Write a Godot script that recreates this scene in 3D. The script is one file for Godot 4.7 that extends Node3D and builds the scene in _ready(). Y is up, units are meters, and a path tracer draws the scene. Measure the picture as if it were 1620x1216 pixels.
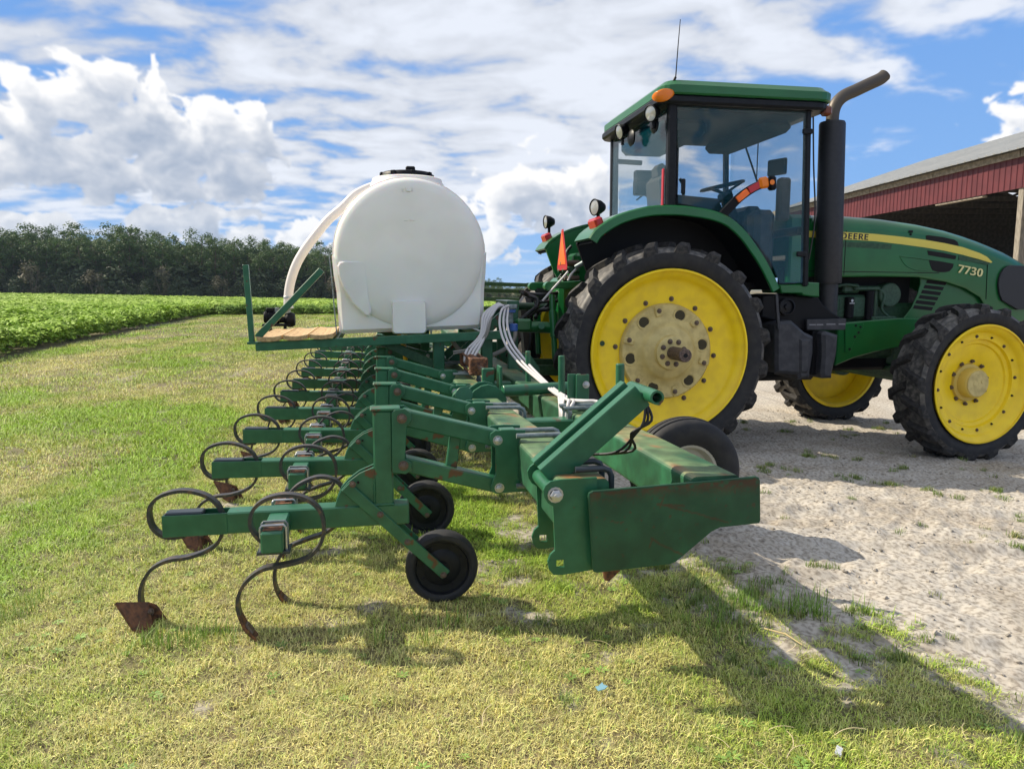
extends Node3D

class MB:
	var v := PackedVector3Array()
	var n := PackedVector3Array()
	var c := PackedColorArray()
	var col := Color(1, 1, 1)

	func t(a: Vector3, b: Vector3, d: Vector3, na: Vector3, nb: Vector3, nd: Vector3) -> void:
		v.append(a); v.append(d); v.append(b)
		n.append(na); n.append(nd); n.append(nb)
		c.append(col); c.append(col); c.append(col)

	func q(a: Vector3, b: Vector3, d: Vector3, e: Vector3, na: Vector3, nb: Vector3, nd: Vector3, ne: Vector3) -> void:
		t(a, b, d, na, nb, nd)
		t(a, d, e, na, nd, ne)

	# flat convex polygon turned away from a centre
	func poly(p: Array, centre: Vector3) -> void:
		var m: Vector3 = (p[1] - p[0]).cross(p[2] - p[0])
		if m.length_squared() < 1e-18 and p.size() > 3:
			m = (p[2] - p[0]).cross(p[3] - p[0])
		m = m.normalized()
		var mid := Vector3.ZERO
		for x in p:
			mid += x
		mid /= p.size()
		var flip: bool = m.dot(mid - centre) < 0.0
		if flip:
			m = -m
		for i in range(1, p.size() - 1):
			if flip:
				t(p[0], p[i + 1], p[i], m, m, m)
			else:
				t(p[0], p[i], p[i + 1], m, m, m)

	# chamfered box
	func box(xf: Transform3D, size: Vector3, bev := 0.004) -> void:
		var h := size * 0.5
		var b: float = minf(bev, minf(h.x, minf(h.y, h.z)) * 0.8)
		var f := func(sx: float, sy: float, sz: float, k: int) -> Vector3:
			var w := Vector3(h.x - b, h.y - b, h.z - b)
			w[k] = h[k]
			return xf * Vector3(sx * w.x, sy * w.y, sz * w.z)
		var ce := xf.origin
		for k in 3:
			var i := (k + 1) % 3
			var j := (k + 2) % 3
			for s in [-1.0, 1.0]:
				var a := []
				for e in [[-1.0, -1.0], [1.0, -1.0], [1.0, 1.0], [-1.0, 1.0]]:
					var g := Vector3.ZERO
					g[k] = s; g[i] = e[0]; g[j] = e[1]
					a.append(f.call(g.x, g.y, g.z, k))
				poly(a, ce)
			if b > 0.0:
				for s in [-1.0, 1.0]:
					for u in [-1.0, 1.0]:
						var g0 := Vector3.ZERO
						g0[i] = s; g0[j] = u; g0[k] = -1.0
						var g1 := g0
						g1[k] = 1.0
						poly([f.call(g0.x, g0.y, g0.z, i), f.call(g1.x, g1.y, g1.z, i), f.call(g1.x, g1.y, g1.z, j), f.call(g0.x, g0.y, g0.z, j)], ce)
		if b > 0.0:
			for sx in [-1.0, 1.0]:
				for sy in [-1.0, 1.0]:
					for sz in [-1.0, 1.0]:
						poly([f.call(sx, sy, sz, 0), f.call(sx, sy, sz, 1), f.call(sx, sy, sz, 2)], ce)

	# polygon in the local XY plane, thick from z0 to z1, edges chamfered
	func prism(xf: Transform3D, pts: PackedVector2Array, z0: float, z1: float, bev := 0.003) -> void:
		var m := pts.size()
		var area := 0.0
		for i in m:
			area += pts[i].cross(pts[(i + 1) % m])
		var p := pts.duplicate()
		if area < 0.0:
			p.reverse()
		var inn := PackedVector2Array()
		for i in m:
			var e0 := (p[i] - p[(i + m - 1) % m]).normalized()
			var e1 := (p[(i + 1) % m] - p[i]).normalized()
			var nn := Vector2(-e0.y - e1.y, e0.x + e1.x)
			var l := nn.length()
			nn = nn / l if l > 0.001 else Vector2.ZERO
			var s: float = 1.0 / maxf(0.4, nn.dot(Vector2(-e1.y, e1.x)))
			inn.append(p[i] + nn * bev * s)
		var tri := Geometry2D.triangulate_polygon(inn)
		var zf := xf.basis.z.normalized()
		for k in range(0, tri.size(), 3):
			var a := inn[tri[k]]
			var b := inn[tri[k + 1]]
			var d := inn[tri[k + 2]]
			if (b - a).cross(d - a) < 0.0:
				var sw := b
				b = d
				d = sw
			t(xf * Vector3(a.x, a.y, z1), xf * Vector3(b.x, b.y, z1), xf * Vector3(d.x, d.y, z1), zf, zf, zf)
			t(xf * Vector3(a.x, a.y, z0), xf * Vector3(d.x, d.y, z0), xf * Vector3(b.x, b.y, z0), -zf, -zf, -zf)
		for i in m:
			var j := (i + 1) % m
			var a := p[i]
			var b := p[j]
			var e := (b - a).normalized()
			var nn := xf.basis * Vector3(e.y, -e.x, 0)
			var za := z0 + bev
			var zb := z1 - bev
			q(xf * Vector3(a.x, a.y, za), xf * Vector3(b.x, b.y, za), xf * Vector3(b.x, b.y, zb), xf * Vector3(a.x, a.y, zb), nn, nn, nn, nn)
			if bev > 0.0:
				var n1 := (nn + zf).normalized()
				var n2 := (nn - zf).normalized()
				q(xf * Vector3(a.x, a.y, zb), xf * Vector3(b.x, b.y, zb), xf * Vector3(inn[j].x, inn[j].y, z1), xf * Vector3(inn[i].x, inn[i].y, z1), n1, n1, n1, n1)
				q(xf * Vector3(inn[i].x, inn[i].y, z0), xf * Vector3(inn[j].x, inn[j].y, z0), xf * Vector3(b.x, b.y, za), xf * Vector3(a.x, a.y, za), n2, n2, n2, n2)

	# a closed section swept along a path (section y follows up)
	func sweep(pts: Array, sec: PackedVector2Array, smooth: bool, up: Vector3, caps := true, scales := [], closed := false) -> void:
		var m := pts.size()
		var k := sec.size()
		var rings := []
		var nrm := []
		var u := up
		var ar := 0.0
		for i in k:
			ar += sec[i].cross(sec[(i + 1) % k])
		var turn := 1.0 if ar > 0.0 else -1.0
		for i in m:
			var a: Vector3 = pts[(i + m - 1) % m] if closed else pts[maxi(i - 1, 0)]
			var b: Vector3 = pts[(i + 1) % m] if closed else pts[mini(i + 1, m - 1)]
			var T := (b - a).normalized()
			u = (u - T * u.dot(T))
			if u.length() < 1e-4:
				u = T.cross(Vector3(0.31, 0.17, 0.93))
			u = u.normalized()
			var S := T.cross(u)
			var sc: float = scales[i] if scales.size() > i else 1.0
			var r := PackedVector3Array()
			var rn := PackedVector3Array()
			for j in k:
				r.append(pts[i] + (S * sec[j].x + u * sec[j].y) * sc)
				if smooth:
					var e := (sec[(j + 1) % k] - sec[(j + k - 1) % k]).normalized() * turn
					rn.append((S * e.y - u * e.x).normalized())
				else:
					var e := (sec[(j + 1) % k] - sec[j]).normalized() * turn
					rn.append((S * e.y - u * e.x).normalized())
			rings.append(r)
			nrm.append(rn)
		for i in (m if closed else m - 1):
			var i2 := (i + 1) % m
			for j in k:
				var j2 := (j + 1) % k
				var nj := j2 if smooth else j
				if turn > 0.0:
					q(rings[i][j], rings[i2][j], rings[i2][j2], rings[i][j2], nrm[i][j], nrm[i2][j], nrm[i2][nj], nrm[i][nj])
				else:
					q(rings[i][j2], rings[i2][j2], rings[i2][j], rings[i][j], nrm[i][nj], nrm[i2][nj], nrm[i2][j], nrm[i][j])
		if caps and not closed:
			for e in [0, m - 1]:
				var a := []
				for j in k:
					a.append(rings[e][j])
				var inner: Vector3 = pts[1] if e == 0 else pts[m - 2]
				poly(a, inner)

	func tube(pts: Array, r: float, seg := 10, scales := [], closed := false) -> void:
		var s := PackedVector2Array()
		for i in seg:
			s.append(Vector2(cos(TAU * i / seg), sin(TAU * i / seg)) * r)
		sweep(pts, s, true, Vector3(0.123, 0.97, 0.21), true, scales, closed)

	func bar(a: Vector3, b: Vector3, w: float, h: float, up := Vector3.UP, bev := 0.004) -> void:
		var T := (b - a).normalized()
		var u := (up - T * up.dot(T)).normalized()
		box(Transform3D(Basis(T, u, T.cross(u)), (a + b) * 0.5), Vector3(a.distance_to(b), h, w), bev)

	# profile of (radius, height) turned round the local Z axis
	func lathe(xf: Transform3D, prof: PackedVector2Array, seg := 32, crease := 0.8, a0 := 0.0, a1 := TAU) -> void:
		var m := prof.size()
		var sn := []
		for i in m - 1:
			var e := (prof[i + 1] - prof[i]).normalized()
			sn.append(Vector2(e.y, -e.x))
		for i in m - 1:
			var na: Vector2 = sn[i]
			var nb: Vector2 = sn[i]
			if i > 0 and na.dot(sn[i - 1]) > crease:
				na = (sn[i] + sn[i - 1]).normalized()
			if i < m - 2 and nb.dot(sn[i + 1]) > crease:
				nb = (sn[i] + sn[i + 1]).normalized()
			var p := prof[i]
			var r := prof[i + 1]
			for k in seg:
				var t0 := a0 + (a1 - a0) * k / seg
				var t1 := a0 + (a1 - a0) * (k + 1) / seg
				if seg <= 8:
					var tm := (t0 + t1) * 0.5
					var d := Vector2(cos(tm), sin(tm))
					_lq(xf, p, r, t0, t1, na, nb, d, d)
				else:
					_lq(xf, p, r, t0, t1, na, nb, Vector2(cos(t0), sin(t0)), Vector2(cos(t1), sin(t1)))

	func _lq(xf: Transform3D, p: Vector2, r: Vector2, t0: float, t1: float, na: Vector2, nb: Vector2, d0: Vector2, d1: Vector2) -> void:
		var c0 := cos(t0)
		var s0 := sin(t0)
		var c1 := cos(t1)
		var s1 := sin(t1)
		var B := xf.basis
		q(xf * Vector3(p.x * c0, p.x * s0, p.y), xf * Vector3(p.x * c1, p.x * s1, p.y), xf * Vector3(r.x * c1, r.x * s1, r.y), xf * Vector3(r.x * c0, r.x * s0, r.y),
			(B * Vector3(na.x * d0.x, na.x * d0.y, na.y)).normalized(), (B * Vector3(na.x * d1.x, na.x * d1.y, na.y)).normalized(), (B * Vector3(nb.x * d1.x, nb.x * d1.y, nb.y)).normalized(), (B * Vector3(nb.x * d0.x, nb.x * d0.y, nb.y)).normalized())

	func cyl(a: Vector3, b: Vector3, r: float, seg := 20, bev := 0.003) -> void:
		var l := a.distance_to(b)
		lathe(ax(a, b - a), PackedVector2Array([Vector2(0, 0), Vector2(r - bev, 0), Vector2(r, bev), Vector2(r, l - bev), Vector2(r - bev, l), Vector2(0, l)]), seg)

	func bolt(p: Vector3, dir: Vector3, r := 0.014, h := 0.012) -> void:
		var x := ax(p, dir)
		lathe(x, PackedVector2Array([Vector2(0, 0), Vector2(r * 1.35, 0), Vector2(r * 1.35, h * 0.2), Vector2(r * 1.0, h * 0.2)]), 12)
		lathe(x, PackedVector2Array([Vector2(r, h * 0.2), Vector2(r, h * 0.9), Vector2(r * 0.85, h), Vector2(0, h)]), 6)
		lathe(x, PackedVector2Array([Vector2(r * 0.5, h), Vector2(r * 0.5, h * 1.5), Vector2(0, h * 1.6)]), 10)

	static func ax(p: Vector3, dir: Vector3) -> Transform3D:
		var z := dir.normalized()
		var r := Vector3.UP if absf(z.y) < 0.9 else Vector3.RIGHT
		var x := r.cross(z).normalized()
		return Transform3D(Basis(x, z.cross(x), z), p)


# wear: faded and rust-stained where water stands, by position and normal
func weather(mb: MB, base: Color, edge_y := -1.0) -> void:
	for i in mb.v.size():
		var p := mb.v[i]
		var c := base * (0.9 + 0.25 * nz.get_noise_2d(p.x * 2.0 + p.y * 3.0, p.z * 2.0))
		if edge_y < 0.0:
			var top := smooth(0.3, 0.95, mb.n[i].y)
			var v := nz2.get_noise_2d(p.x * 3.5 + 2.0, p.z * 1.3)
			var w := nz2.get_noise_2d(p.x * 9.0, p.z * 5.0 + 8.0)
			var f := top * smooth(-0.25, 0.35, v + 0.3)
			c = c.lerp(Color(0.16, 0.24, 0.11), f * 0.75)
			c = c.lerp(Color(0.34, 0.29, 0.14), top * smooth(0.08, 0.45, v + w * 0.5) * 0.65)
			c = c.lerp(Color(0.26, 0.10, 0.035), top * smooth(0.32, 0.5, w + v * 0.45) * 0.8)
			c = c.lerp(base * 2.2, (1.0 - top) * 0.4 * smooth(0.1, 0.5, v + 0.2))
		mb.c[i] = Color(c.r, c.g, c.b, 1.0)


var org := Vector3.ZERO
var M := {}
var taken := {}
var rng := RandomNumberGenerator.new()
var nz := FastNoiseLite.new()
var nz2 := FastNoiseLite.new()


func V(x: float, y: float, z: float) -> Vector3:
	return Vector3(x, y, z)


func at(p: Vector3, rot := Vector3.ZERO) -> Transform3D:
	return Transform3D(Basis.from_euler(rot), p)


func numbered(called: String) -> String:
	var k: int = taken.get(called, 0)
	taken[called] = k + 1
	return called if k == 0 else "%s_%03d" % [called, k]


func thing(called: String, label: String, category: String, p: Vector3, group := "") -> Node3D:
	var o := Node3D.new()
	o.name = numbered(called)
	add_child(o, true)
	o.position = p
	tag(o, label, category, group)
	org = p
	return o


func tag(o: Node3D, label: String, category := "", group := "", kind := "") -> void:
	if label: o.set_meta("label", label)
	if category: o.set_meta("category", category)
	if group: o.set_meta("group", group)
	if kind: o.set_meta("kind", kind)


func shape(mb: MB) -> ArrayMesh:
	var vv := mb.v
	if org != Vector3.ZERO:
		vv = Transform3D(Basis(), -org) * vv
	var a := []
	a.resize(Mesh.ARRAY_MAX)
	a[Mesh.ARRAY_VERTEX] = vv
	a[Mesh.ARRAY_NORMAL] = mb.n
	a[Mesh.ARRAY_COLOR] = mb.c
	var me := ArrayMesh.new()
	me.add_surface_from_arrays(Mesh.PRIMITIVE_TRIANGLES, a)
	return me


# one mesh of a thing, or a thing that is one mesh
func obj(called: String, mb: MB, m: Material, parent: Node3D = null) -> MeshInstance3D:
	var o := MeshInstance3D.new()
	o.mesh = shape(mb)
	o.material_override = m
	if parent:
		o.name = called
		parent.add_child(o, true)
	else:
		o.name = numbered(called)
		o.position = org
		add_child(o, true)
	return o


func empty(called: String, parent: Node3D) -> Node3D:
	var o := Node3D.new()
	o.name = called
	parent.add_child(o, true)
	return o


func curve(p: Array, sub := 6) -> Array:
	var out := []
	var m := p.size()
	for i in m - 1:
		var a = p[maxi(i - 1, 0)]
		var b = p[i]
		var d = p[i + 1]
		var e = p[mini(i + 2, m - 1)]
		for k in sub:
			var t := float(k) / sub
			out.append(0.5 * (2.0 * b + (d - a) * t + (2.0 * a - 5.0 * b + 4.0 * d - e) * t * t + (3.0 * b - a - 3.0 * d + e) * t * t * t))
	out.append(p[m - 1])
	return out


func xyz(p: PackedVector2Array, z: float) -> Array:
	var a := []
	for w in p:
		a.append(Vector3(w.x, w.y, z))
	return a


func rect(w: float, h: float) -> PackedVector2Array:
	return PackedVector2Array([Vector2(-w, -h) * 0.5, Vector2(w, -h) * 0.5, Vector2(w, h) * 0.5, Vector2(-w, h) * 0.5])


func rounded(w: float, h: float, r: float, seg := 3) -> PackedVector2Array:
	var p := PackedVector2Array()
	for k in 4:
		var cx := (w * 0.5 - r) * (1.0 if k == 0 or k == 3 else -1.0)
		var cy := (h * 0.5 - r) * (1.0 if k < 2 else -1.0)
		for i in seg + 1:
			var a := PI * 0.5 * (k + float(i) / seg)
			p.append(Vector2(cx + r * cos(a), cy + r * sin(a)))
	return p


func lin(r: float, g: float, b: float) -> Color:
	return Color(r, g, b).linear_to_srgb()


func noise_tex(a: Color, b: Color, freq: float, s: int, lo := 0.0, hi := 1.0, mid := Color(0, 0, 0, 0), size := 256) -> NoiseTexture2D:
	var f := FastNoiseLite.new()
	f.seed = s
	f.frequency = freq
	f.fractal_octaves = 5
	var g := Gradient.new()
	g.offsets = PackedFloat32Array([lo, hi])
	g.colors = PackedColorArray([a, b])
	if mid.a > 0.0:
		g.add_point((lo + hi) * 0.5, mid)
	var t := NoiseTexture2D.new()
	t.width = size
	t.height = size
	t.seamless = true
	t.noise = f
	t.color_ramp = g
	return t


func bump_tex(freq: float, s: int, strength := 4.0, size := 256) -> NoiseTexture2D:
	var f := FastNoiseLite.new()
	f.seed = s
	f.frequency = freq
	f.fractal_octaves = 5
	var t := NoiseTexture2D.new()
	t.width = size
	t.height = size
	t.seamless = true
	t.noise = f
	t.as_normal_map = true
	t.bump_strength = strength
	return t


func flat(called: String, c: Color, rough: float, metal := 0.0) -> StandardMaterial3D:
	var m := StandardMaterial3D.new()
	m.resource_name = called
	m.albedo_color = c
	m.roughness = rough
	m.metallic = metal
	M[called] = m
	return m


# a material whose colour wanders between two tones (world size of one tile in metres)
func toned(called: String, a: Color, b: Color, rough: float, tile: float, freq := 0.02, lo := 0.25, hi := 0.75, s := 1, mid := Color(0, 0, 0, 0)) -> StandardMaterial3D:
	var m := flat(called, Color(1, 1, 1), rough)
	m.albedo_texture = noise_tex(a, b, freq, s, lo, hi, mid)
	m.uv1_triplanar = true
	m.uv1_scale = Vector3.ONE / tile
	return m


func materials() -> void:
	var green := lin(0.016, 0.125, 0.05)
	var mg := toned("implement_paint", lin(0.015, 0.098, 0.048), lin(0.024, 0.128, 0.064), 0.36, 0.9, 0.02, 0.3, 0.7, 3)
	var chips := (mg.albedo_texture as NoiseTexture2D).color_ramp
	chips.add_point(0.80, lin(0.02, 0.12, 0.055))
	chips.add_point(0.815, lin(0.10, 0.045, 0.022))
	mg.normal_enabled = true
	mg.normal_texture = bump_tex(0.02, 31, 1.0)
	mg.normal_scale = 0.15
	var rs := toned("worn_paint", lin(0.95, 0.95, 0.95), lin(0.62, 0.62, 0.62), 0.55, 0.6, 0.02, 0.3, 0.8, 7)
	rs.vertex_color_use_as_albedo = true
	toned("edge_rust", lin(0.95, 0.95, 0.95), lin(0.7, 0.7, 0.7), 0.45, 0.5, 0.012, 0.3, 0.7, 15).vertex_color_use_as_albedo = true
	var tg := toned("tractor_paint", lin(0.004, 0.105, 0.022), lin(0.006, 0.125, 0.028), 0.3, 2.0, 0.01, 0.3, 0.7, 5)
	tg.clearcoat_enabled = true
	tg.clearcoat = 0.22
	tg.clearcoat_roughness = 0.15
	toned("dark_green", lin(0.007, 0.05, 0.018), lin(0.02, 0.075, 0.03), 0.5, 0.4, 0.03, 0.3, 0.7, 6)
	toned("yellow_paint", lin(0.95, 0.68, 0.006), lin(0.84, 0.58, 0.01), 0.38, 0.9, 0.02, 0.35, 0.8, 8)
	toned("cream_paint", lin(0.62, 0.5, 0.2), lin(0.47, 0.37, 0.14), 0.55, 0.6, 0.02, 0.35, 0.75, 9)
	var rb := toned("rubber", lin(0.008, 0.0085, 0.011), lin(0.022, 0.021, 0.021), 0.72, 0.7, 0.02, 0.3, 0.8, 10)
	rb.normal_enabled = true
	rb.normal_texture = bump_tex(0.06, 33, 2.0)
	rb.normal_scale = 0.25
	toned("tread", lin(0.009, 0.009, 0.010), lin(0.05, 0.045, 0.04), 0.8, 0.3, 0.02, 0.3, 0.8, 24)
	toned("axle_rust", lin(0.16, 0.11, 0.09), lin(0.07, 0.05, 0.042), 0.5, 0.2, 0.03, 0.3, 0.7, 25).metallic = 0.4
	flat("pale_rim", lin(0.42, 0.4, 0.34), 0.6)
	flat("hub_yellow", lin(0.62, 0.46, 0.1), 0.45)
	toned("engine_green", lin(0.02, 0.055, 0.03), lin(0.035, 0.09, 0.05), 0.5, 0.3, 0.03, 0.3, 0.7, 26)
	flat("mark_grey", lin(0.2, 0.2, 0.22), 0.5)
	toned("muffler_black", lin(0.011, 0.012, 0.017), lin(0.017, 0.018, 0.023), 0.5, 0.5, 0.03, 0.3, 0.7, 27)
	flat("grille_black", lin(0.014, 0.015, 0.02), 0.5)
	toned("dusty_rubber", lin(0.03, 0.029, 0.029), lin(0.14, 0.128, 0.113), 0.55, 0.35, 0.02, 0.3, 0.7, 11)
	flat("black_plastic", lin(0.0045, 0.005, 0.007), 0.5).metallic_specular = 0.3
	toned("soot_black", lin(0.005, 0.006, 0.009), lin(0.009, 0.010, 0.013), 0.45, 0.5, 0.03, 0.3, 0.7, 12).metallic_specular = 0.35
	toned("grey_plastic", lin(0.022, 0.024, 0.031), lin(0.04, 0.042, 0.05), 0.6, 0.6, 0.02, 0.3, 0.7, 13)
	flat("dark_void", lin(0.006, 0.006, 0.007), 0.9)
	toned("spring_steel", lin(0.04, 0.042, 0.048), lin(0.12, 0.08, 0.055), 0.45, 0.25, 0.02, 0.5, 0.85, 14).metallic = 0.3
	var ru := toned("rust", lin(0.06, 0.028, 0.016), lin(0.21, 0.085, 0.035), 0.8, 0.18, 0.02, 0.25, 0.75, 16)
	ru.normal_enabled = true
	ru.normal_texture = bump_tex(0.05, 35, 4.0)
	ru.normal_scale = 0.5
	flat("zinc", lin(0.5, 0.5, 0.5), 0.38, 0.75)
	flat("old_bolt", lin(0.14, 0.1, 0.075), 0.55, 0.4)
	toned("grey_steel", lin(0.13, 0.16, 0.17), lin(0.24, 0.28, 0.28), 0.45, 0.3, 0.02, 0.3, 0.7, 17).metallic = 0.35
	flat("dark_steel", lin(0.04, 0.052, 0.06), 0.4, 0.3)
	flat("chrome", lin(0.6, 0.6, 0.62), 0.15, 1.0)
	flat("weathered_pipe", lin(0.085, 0.072, 0.06), 0.5, 0.5)
	var wt := toned("tank_plastic", lin(0.93, 0.93, 0.91), lin(0.86, 0.86, 0.83), 0.36, 2.2, 0.012, 0.3, 0.8, 29)
	wt.subsurf_scatter_enabled = true
	wt.subsurf_scatter_strength = 0.35
	wt.backlight_enabled = true
	wt.backlight = Color(0.62, 0.6, 0.54)
	var wh := flat("white_hose", lin(0.55, 0.53, 0.53), 0.4)
	wh.backlight_enabled = true
	wh.backlight = Color(0.15, 0.15, 0.15)
	var ph := flat("pink_hose", lin(0.80, 0.74, 0.71), 0.4)
	ph.backlight_enabled = true
	ph.backlight = Color(0.42, 0.38, 0.36)
	flat("grey_hose", lin(0.2, 0.19, 0.17), 0.5)
	flat("black_hose", lin(0.012, 0.012, 0.013), 0.45)
	toned("wood", lin(0.52, 0.36, 0.18), lin(0.33, 0.21, 0.10), 0.7, 0.5, 0.02, 0.3, 0.75, 18).uv1_scale = Vector3(7, 5, 0.7)
	toned("grey_wood", lin(0.3, 0.27, 0.22), lin(0.15, 0.13, 0.105), 0.85, 1.0, 0.02, 0.3, 0.75, 19).uv1_scale = Vector3(6, 0.6, 6)
	toned("fascia_wood", lin(0.33, 0.29, 0.23), lin(0.2, 0.17, 0.13), 0.85, 1.0, 0.02, 0.3, 0.75, 20)
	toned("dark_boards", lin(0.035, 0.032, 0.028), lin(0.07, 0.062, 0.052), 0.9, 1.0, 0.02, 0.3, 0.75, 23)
	toned("red_siding", lin(0.085, 0.012, 0.017), lin(0.11, 0.017, 0.022), 0.55, 3.0, 0.02, 0.3, 0.75, 21)
	toned("galvanised", lin(0.3, 0.31, 0.31), lin(0.42, 0.42, 0.4), 0.5, 2.5, 0.02, 0.3, 0.75, 22).metallic = 0.3
	var gl := flat("cab_glass", Color(0.04, 0.36, 0.42, 0.13), 0.02)
	gl.transparency = BaseMaterial3D.TRANSPARENCY_ALPHA
	gl.metallic_specular = 0.34
	flat("red_lens", lin(0.42, 0.015, 0.02), 0.2)
	flat("amber_lens", lin(0.8, 0.2, 0.008), 0.2)
	flat("lens_brown", lin(0.16, 0.04, 0.012), 0.3)
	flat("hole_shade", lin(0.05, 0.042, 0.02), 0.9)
	flat("orange_sign", lin(0.9, 0.16, 0.012), 0.35)
	flat("red_strip", lin(0.45, 0.02, 0.03), 0.35)
	flat("lamp_glass", lin(0.45, 0.45, 0.42), 0.12, 0.4)
	flat("headliner", lin(0.028, 0.034, 0.03), 0.9).metallic_specular = 0.15
	flat("seat_cloth", lin(0.05, 0.048, 0.045), 0.9)
	flat("yellow_stripe", lin(0.7, 0.58, 0.09), 0.35)
	flat("decal_cream", lin(0.72, 0.66, 0.3), 0.4)
	flat("decal_black", lin(0.012, 0.012, 0.012), 0.4)
	flat("yellow_hose", lin(0.6, 0.32, 0.01), 0.4)
	flat("blue_paint", lin(0.04, 0.12, 0.4), 0.4)
	flat("litter_blue", lin(0.22, 0.42, 0.5), 0.5)
	flat("litter_white", lin(0.55, 0.57, 0.6), 0.5)
	flat("straw", lin(0.45, 0.36, 0.18), 0.8)
	for e in ["grass", "soybean", "pine_leaf", "bark", "ground"]:
		var m := flat(e, Color(1, 1, 1), 0.7)
		m.vertex_color_use_as_albedo = true
	M.grass.roughness = 0.55
	M.grass.backlight_enabled = true
	M.grass.backlight = Color(0.5, 0.5, 0.5)
	M.soybean.roughness = 0.6
	M.soybean.metallic_specular = 0.25
	M.soybean.backlight_enabled = true
	M.soybean.backlight = Color(0.45, 0.45, 0.45)
	M.pine_leaf.backlight_enabled = true
	M.pine_leaf.backlight = Color(0.7, 0.7, 0.7)
	M.bark.roughness = 0.9
	M.ground.roughness = 0.95
	M.ground.albedo_texture = noise_tex(Color(0.66, 0.64, 0.62), Color(1, 1, 1), 0.03, 41, 0.15, 0.6, Color(0, 0, 0, 0), 512)
	M.ground.uv1_triplanar = true
	M.ground.uv1_world_triplanar = true
	M.ground.uv1_scale = Vector3.ONE * 1.7
	M.ground.normal_enabled = true
	M.ground.normal_texture = bump_tex(0.03, 43, 5.0, 512)
	M.ground.normal_scale = 0.22


# ---- sky: air, a high broken cloud layer and cumulus, computed for every direction
const SKY_W := 4096
var sky_rows := {}
var puffs := PackedFloat32Array()
var n_layer := FastNoiseLite.new()
var n_patch := FastNoiseLite.new()
var n_cum := FastNoiseLite.new()
var sun_az := 0.0


func smooth(a: float, b: float, x: float) -> float:
	var t: float = clampf((x - a) / (b - a), 0.0, 1.0)
	return t * t * (3.0 - 2.0 * t)


func puff(az: float, el: float, r: float, base: float) -> void:
	puffs.append_array(PackedFloat32Array([az, el, r, base]))


func sky_setup() -> void:
	n_layer.seed = 5
	n_layer.frequency = 1.0
	n_layer.fractal_octaves = 6
	n_layer.fractal_gain = 0.55
	n_patch.seed = 9
	n_patch.frequency = 1.0
	n_patch.fractal_octaves = 3
	n_cum.seed = 21
	n_cum.frequency = 1.0
	n_cum.fractal_octaves = 6
	n_cum.fractal_gain = 0.54
	for p in [[-18.2, 11.4, 3.4], [-21.8, 9.8, 3.6], [-15.0, 10.4, 3.7], [-11.6, 10.0, 3.2], [-11.0, 8.2, 2.8], [-18.3, 8.0, 4.0], [-24.0, 7.6, 3.6], [-14.0, 7.8, 3.0], [-29.0, 8.4, 4.2], [-8.2, 10.4, 2.0], [-8.6, 8.6, 2.0], [-17.4, 12.6, 2.2]]:
		puff(p[0], p[1], p[2], 4.9)
	for p in [[12.9, 7.3, 3.0], [15.4, 7.4, 2.3], [9.8, 6.8, 2.2], [13.3, 5.2, 2.6], [16.4, 5.6, 2.2]]:
		puff(p[0], p[1], p[2], 3.2)
	for p in [[-14.9, 4.2, 1.9], [-12.4, 4.1, 2.3], [-9.6, 3.6, 1.9], [-21.0, 4.3, 1.3], [-23.6, 3.6, 1.6], [-5.0, 3.2, 2.0], [0.0, 3.0, 2.2], [4.5, 2.8, 1.9], [9.0, 3.0, 2.0], [21.0, 3.2, 2.0], [28.0, 3.0, 2.2], [36.0, 3.2, 2.0], [45.0, 3.4, 2.4]]:
		puff(p[0], p[1], p[2], 1.2)
	var r := RandomNumberGenerator.new()
	r.seed = 77
	for k in 16:
		var az := 55.0 + k * 17.5 + r.randf_range(-5.0, 5.0)
		var el := r.randf_range(5.0, 13.0)
		var s := r.randf_range(2.0, 4.5)
		for j in 5:
			puff(az + r.randf_range(-1.8, 1.8) * s, el + r.randf_range(-0.4, 0.6) * s, s * r.randf_range(0.6, 1.1), el - s * 0.9)


# how dense the cumulus is in a direction given in degrees
func cumulus(az: float, el: float, row: PackedFloat32Array) -> float:
	var best := -1.0
	var base := 0.0
	for i in range(0, row.size(), 4):
		var dx := az - row[i]
		var dy := (el - row[i + 1]) * 1.15
		var d := 1.0 - sqrt(dx * dx + dy * dy) / row[i + 2]
		if d > best:
			best = d
			base = row[i + 3]
	if best < -0.75:
		return -1.0
	var w := n_patch.get_noise_2d(az * 0.16 + 50.0, el * 0.2)
	var v := n_cum.get_noise_2d(az * 0.26 + w * 0.5, el * 0.33)
	var d2 := best * 1.15 + v * 1.4 + 0.10
	return d2 - smooth(base + 1.8, base - 1.0, el) * 1.3


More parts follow.
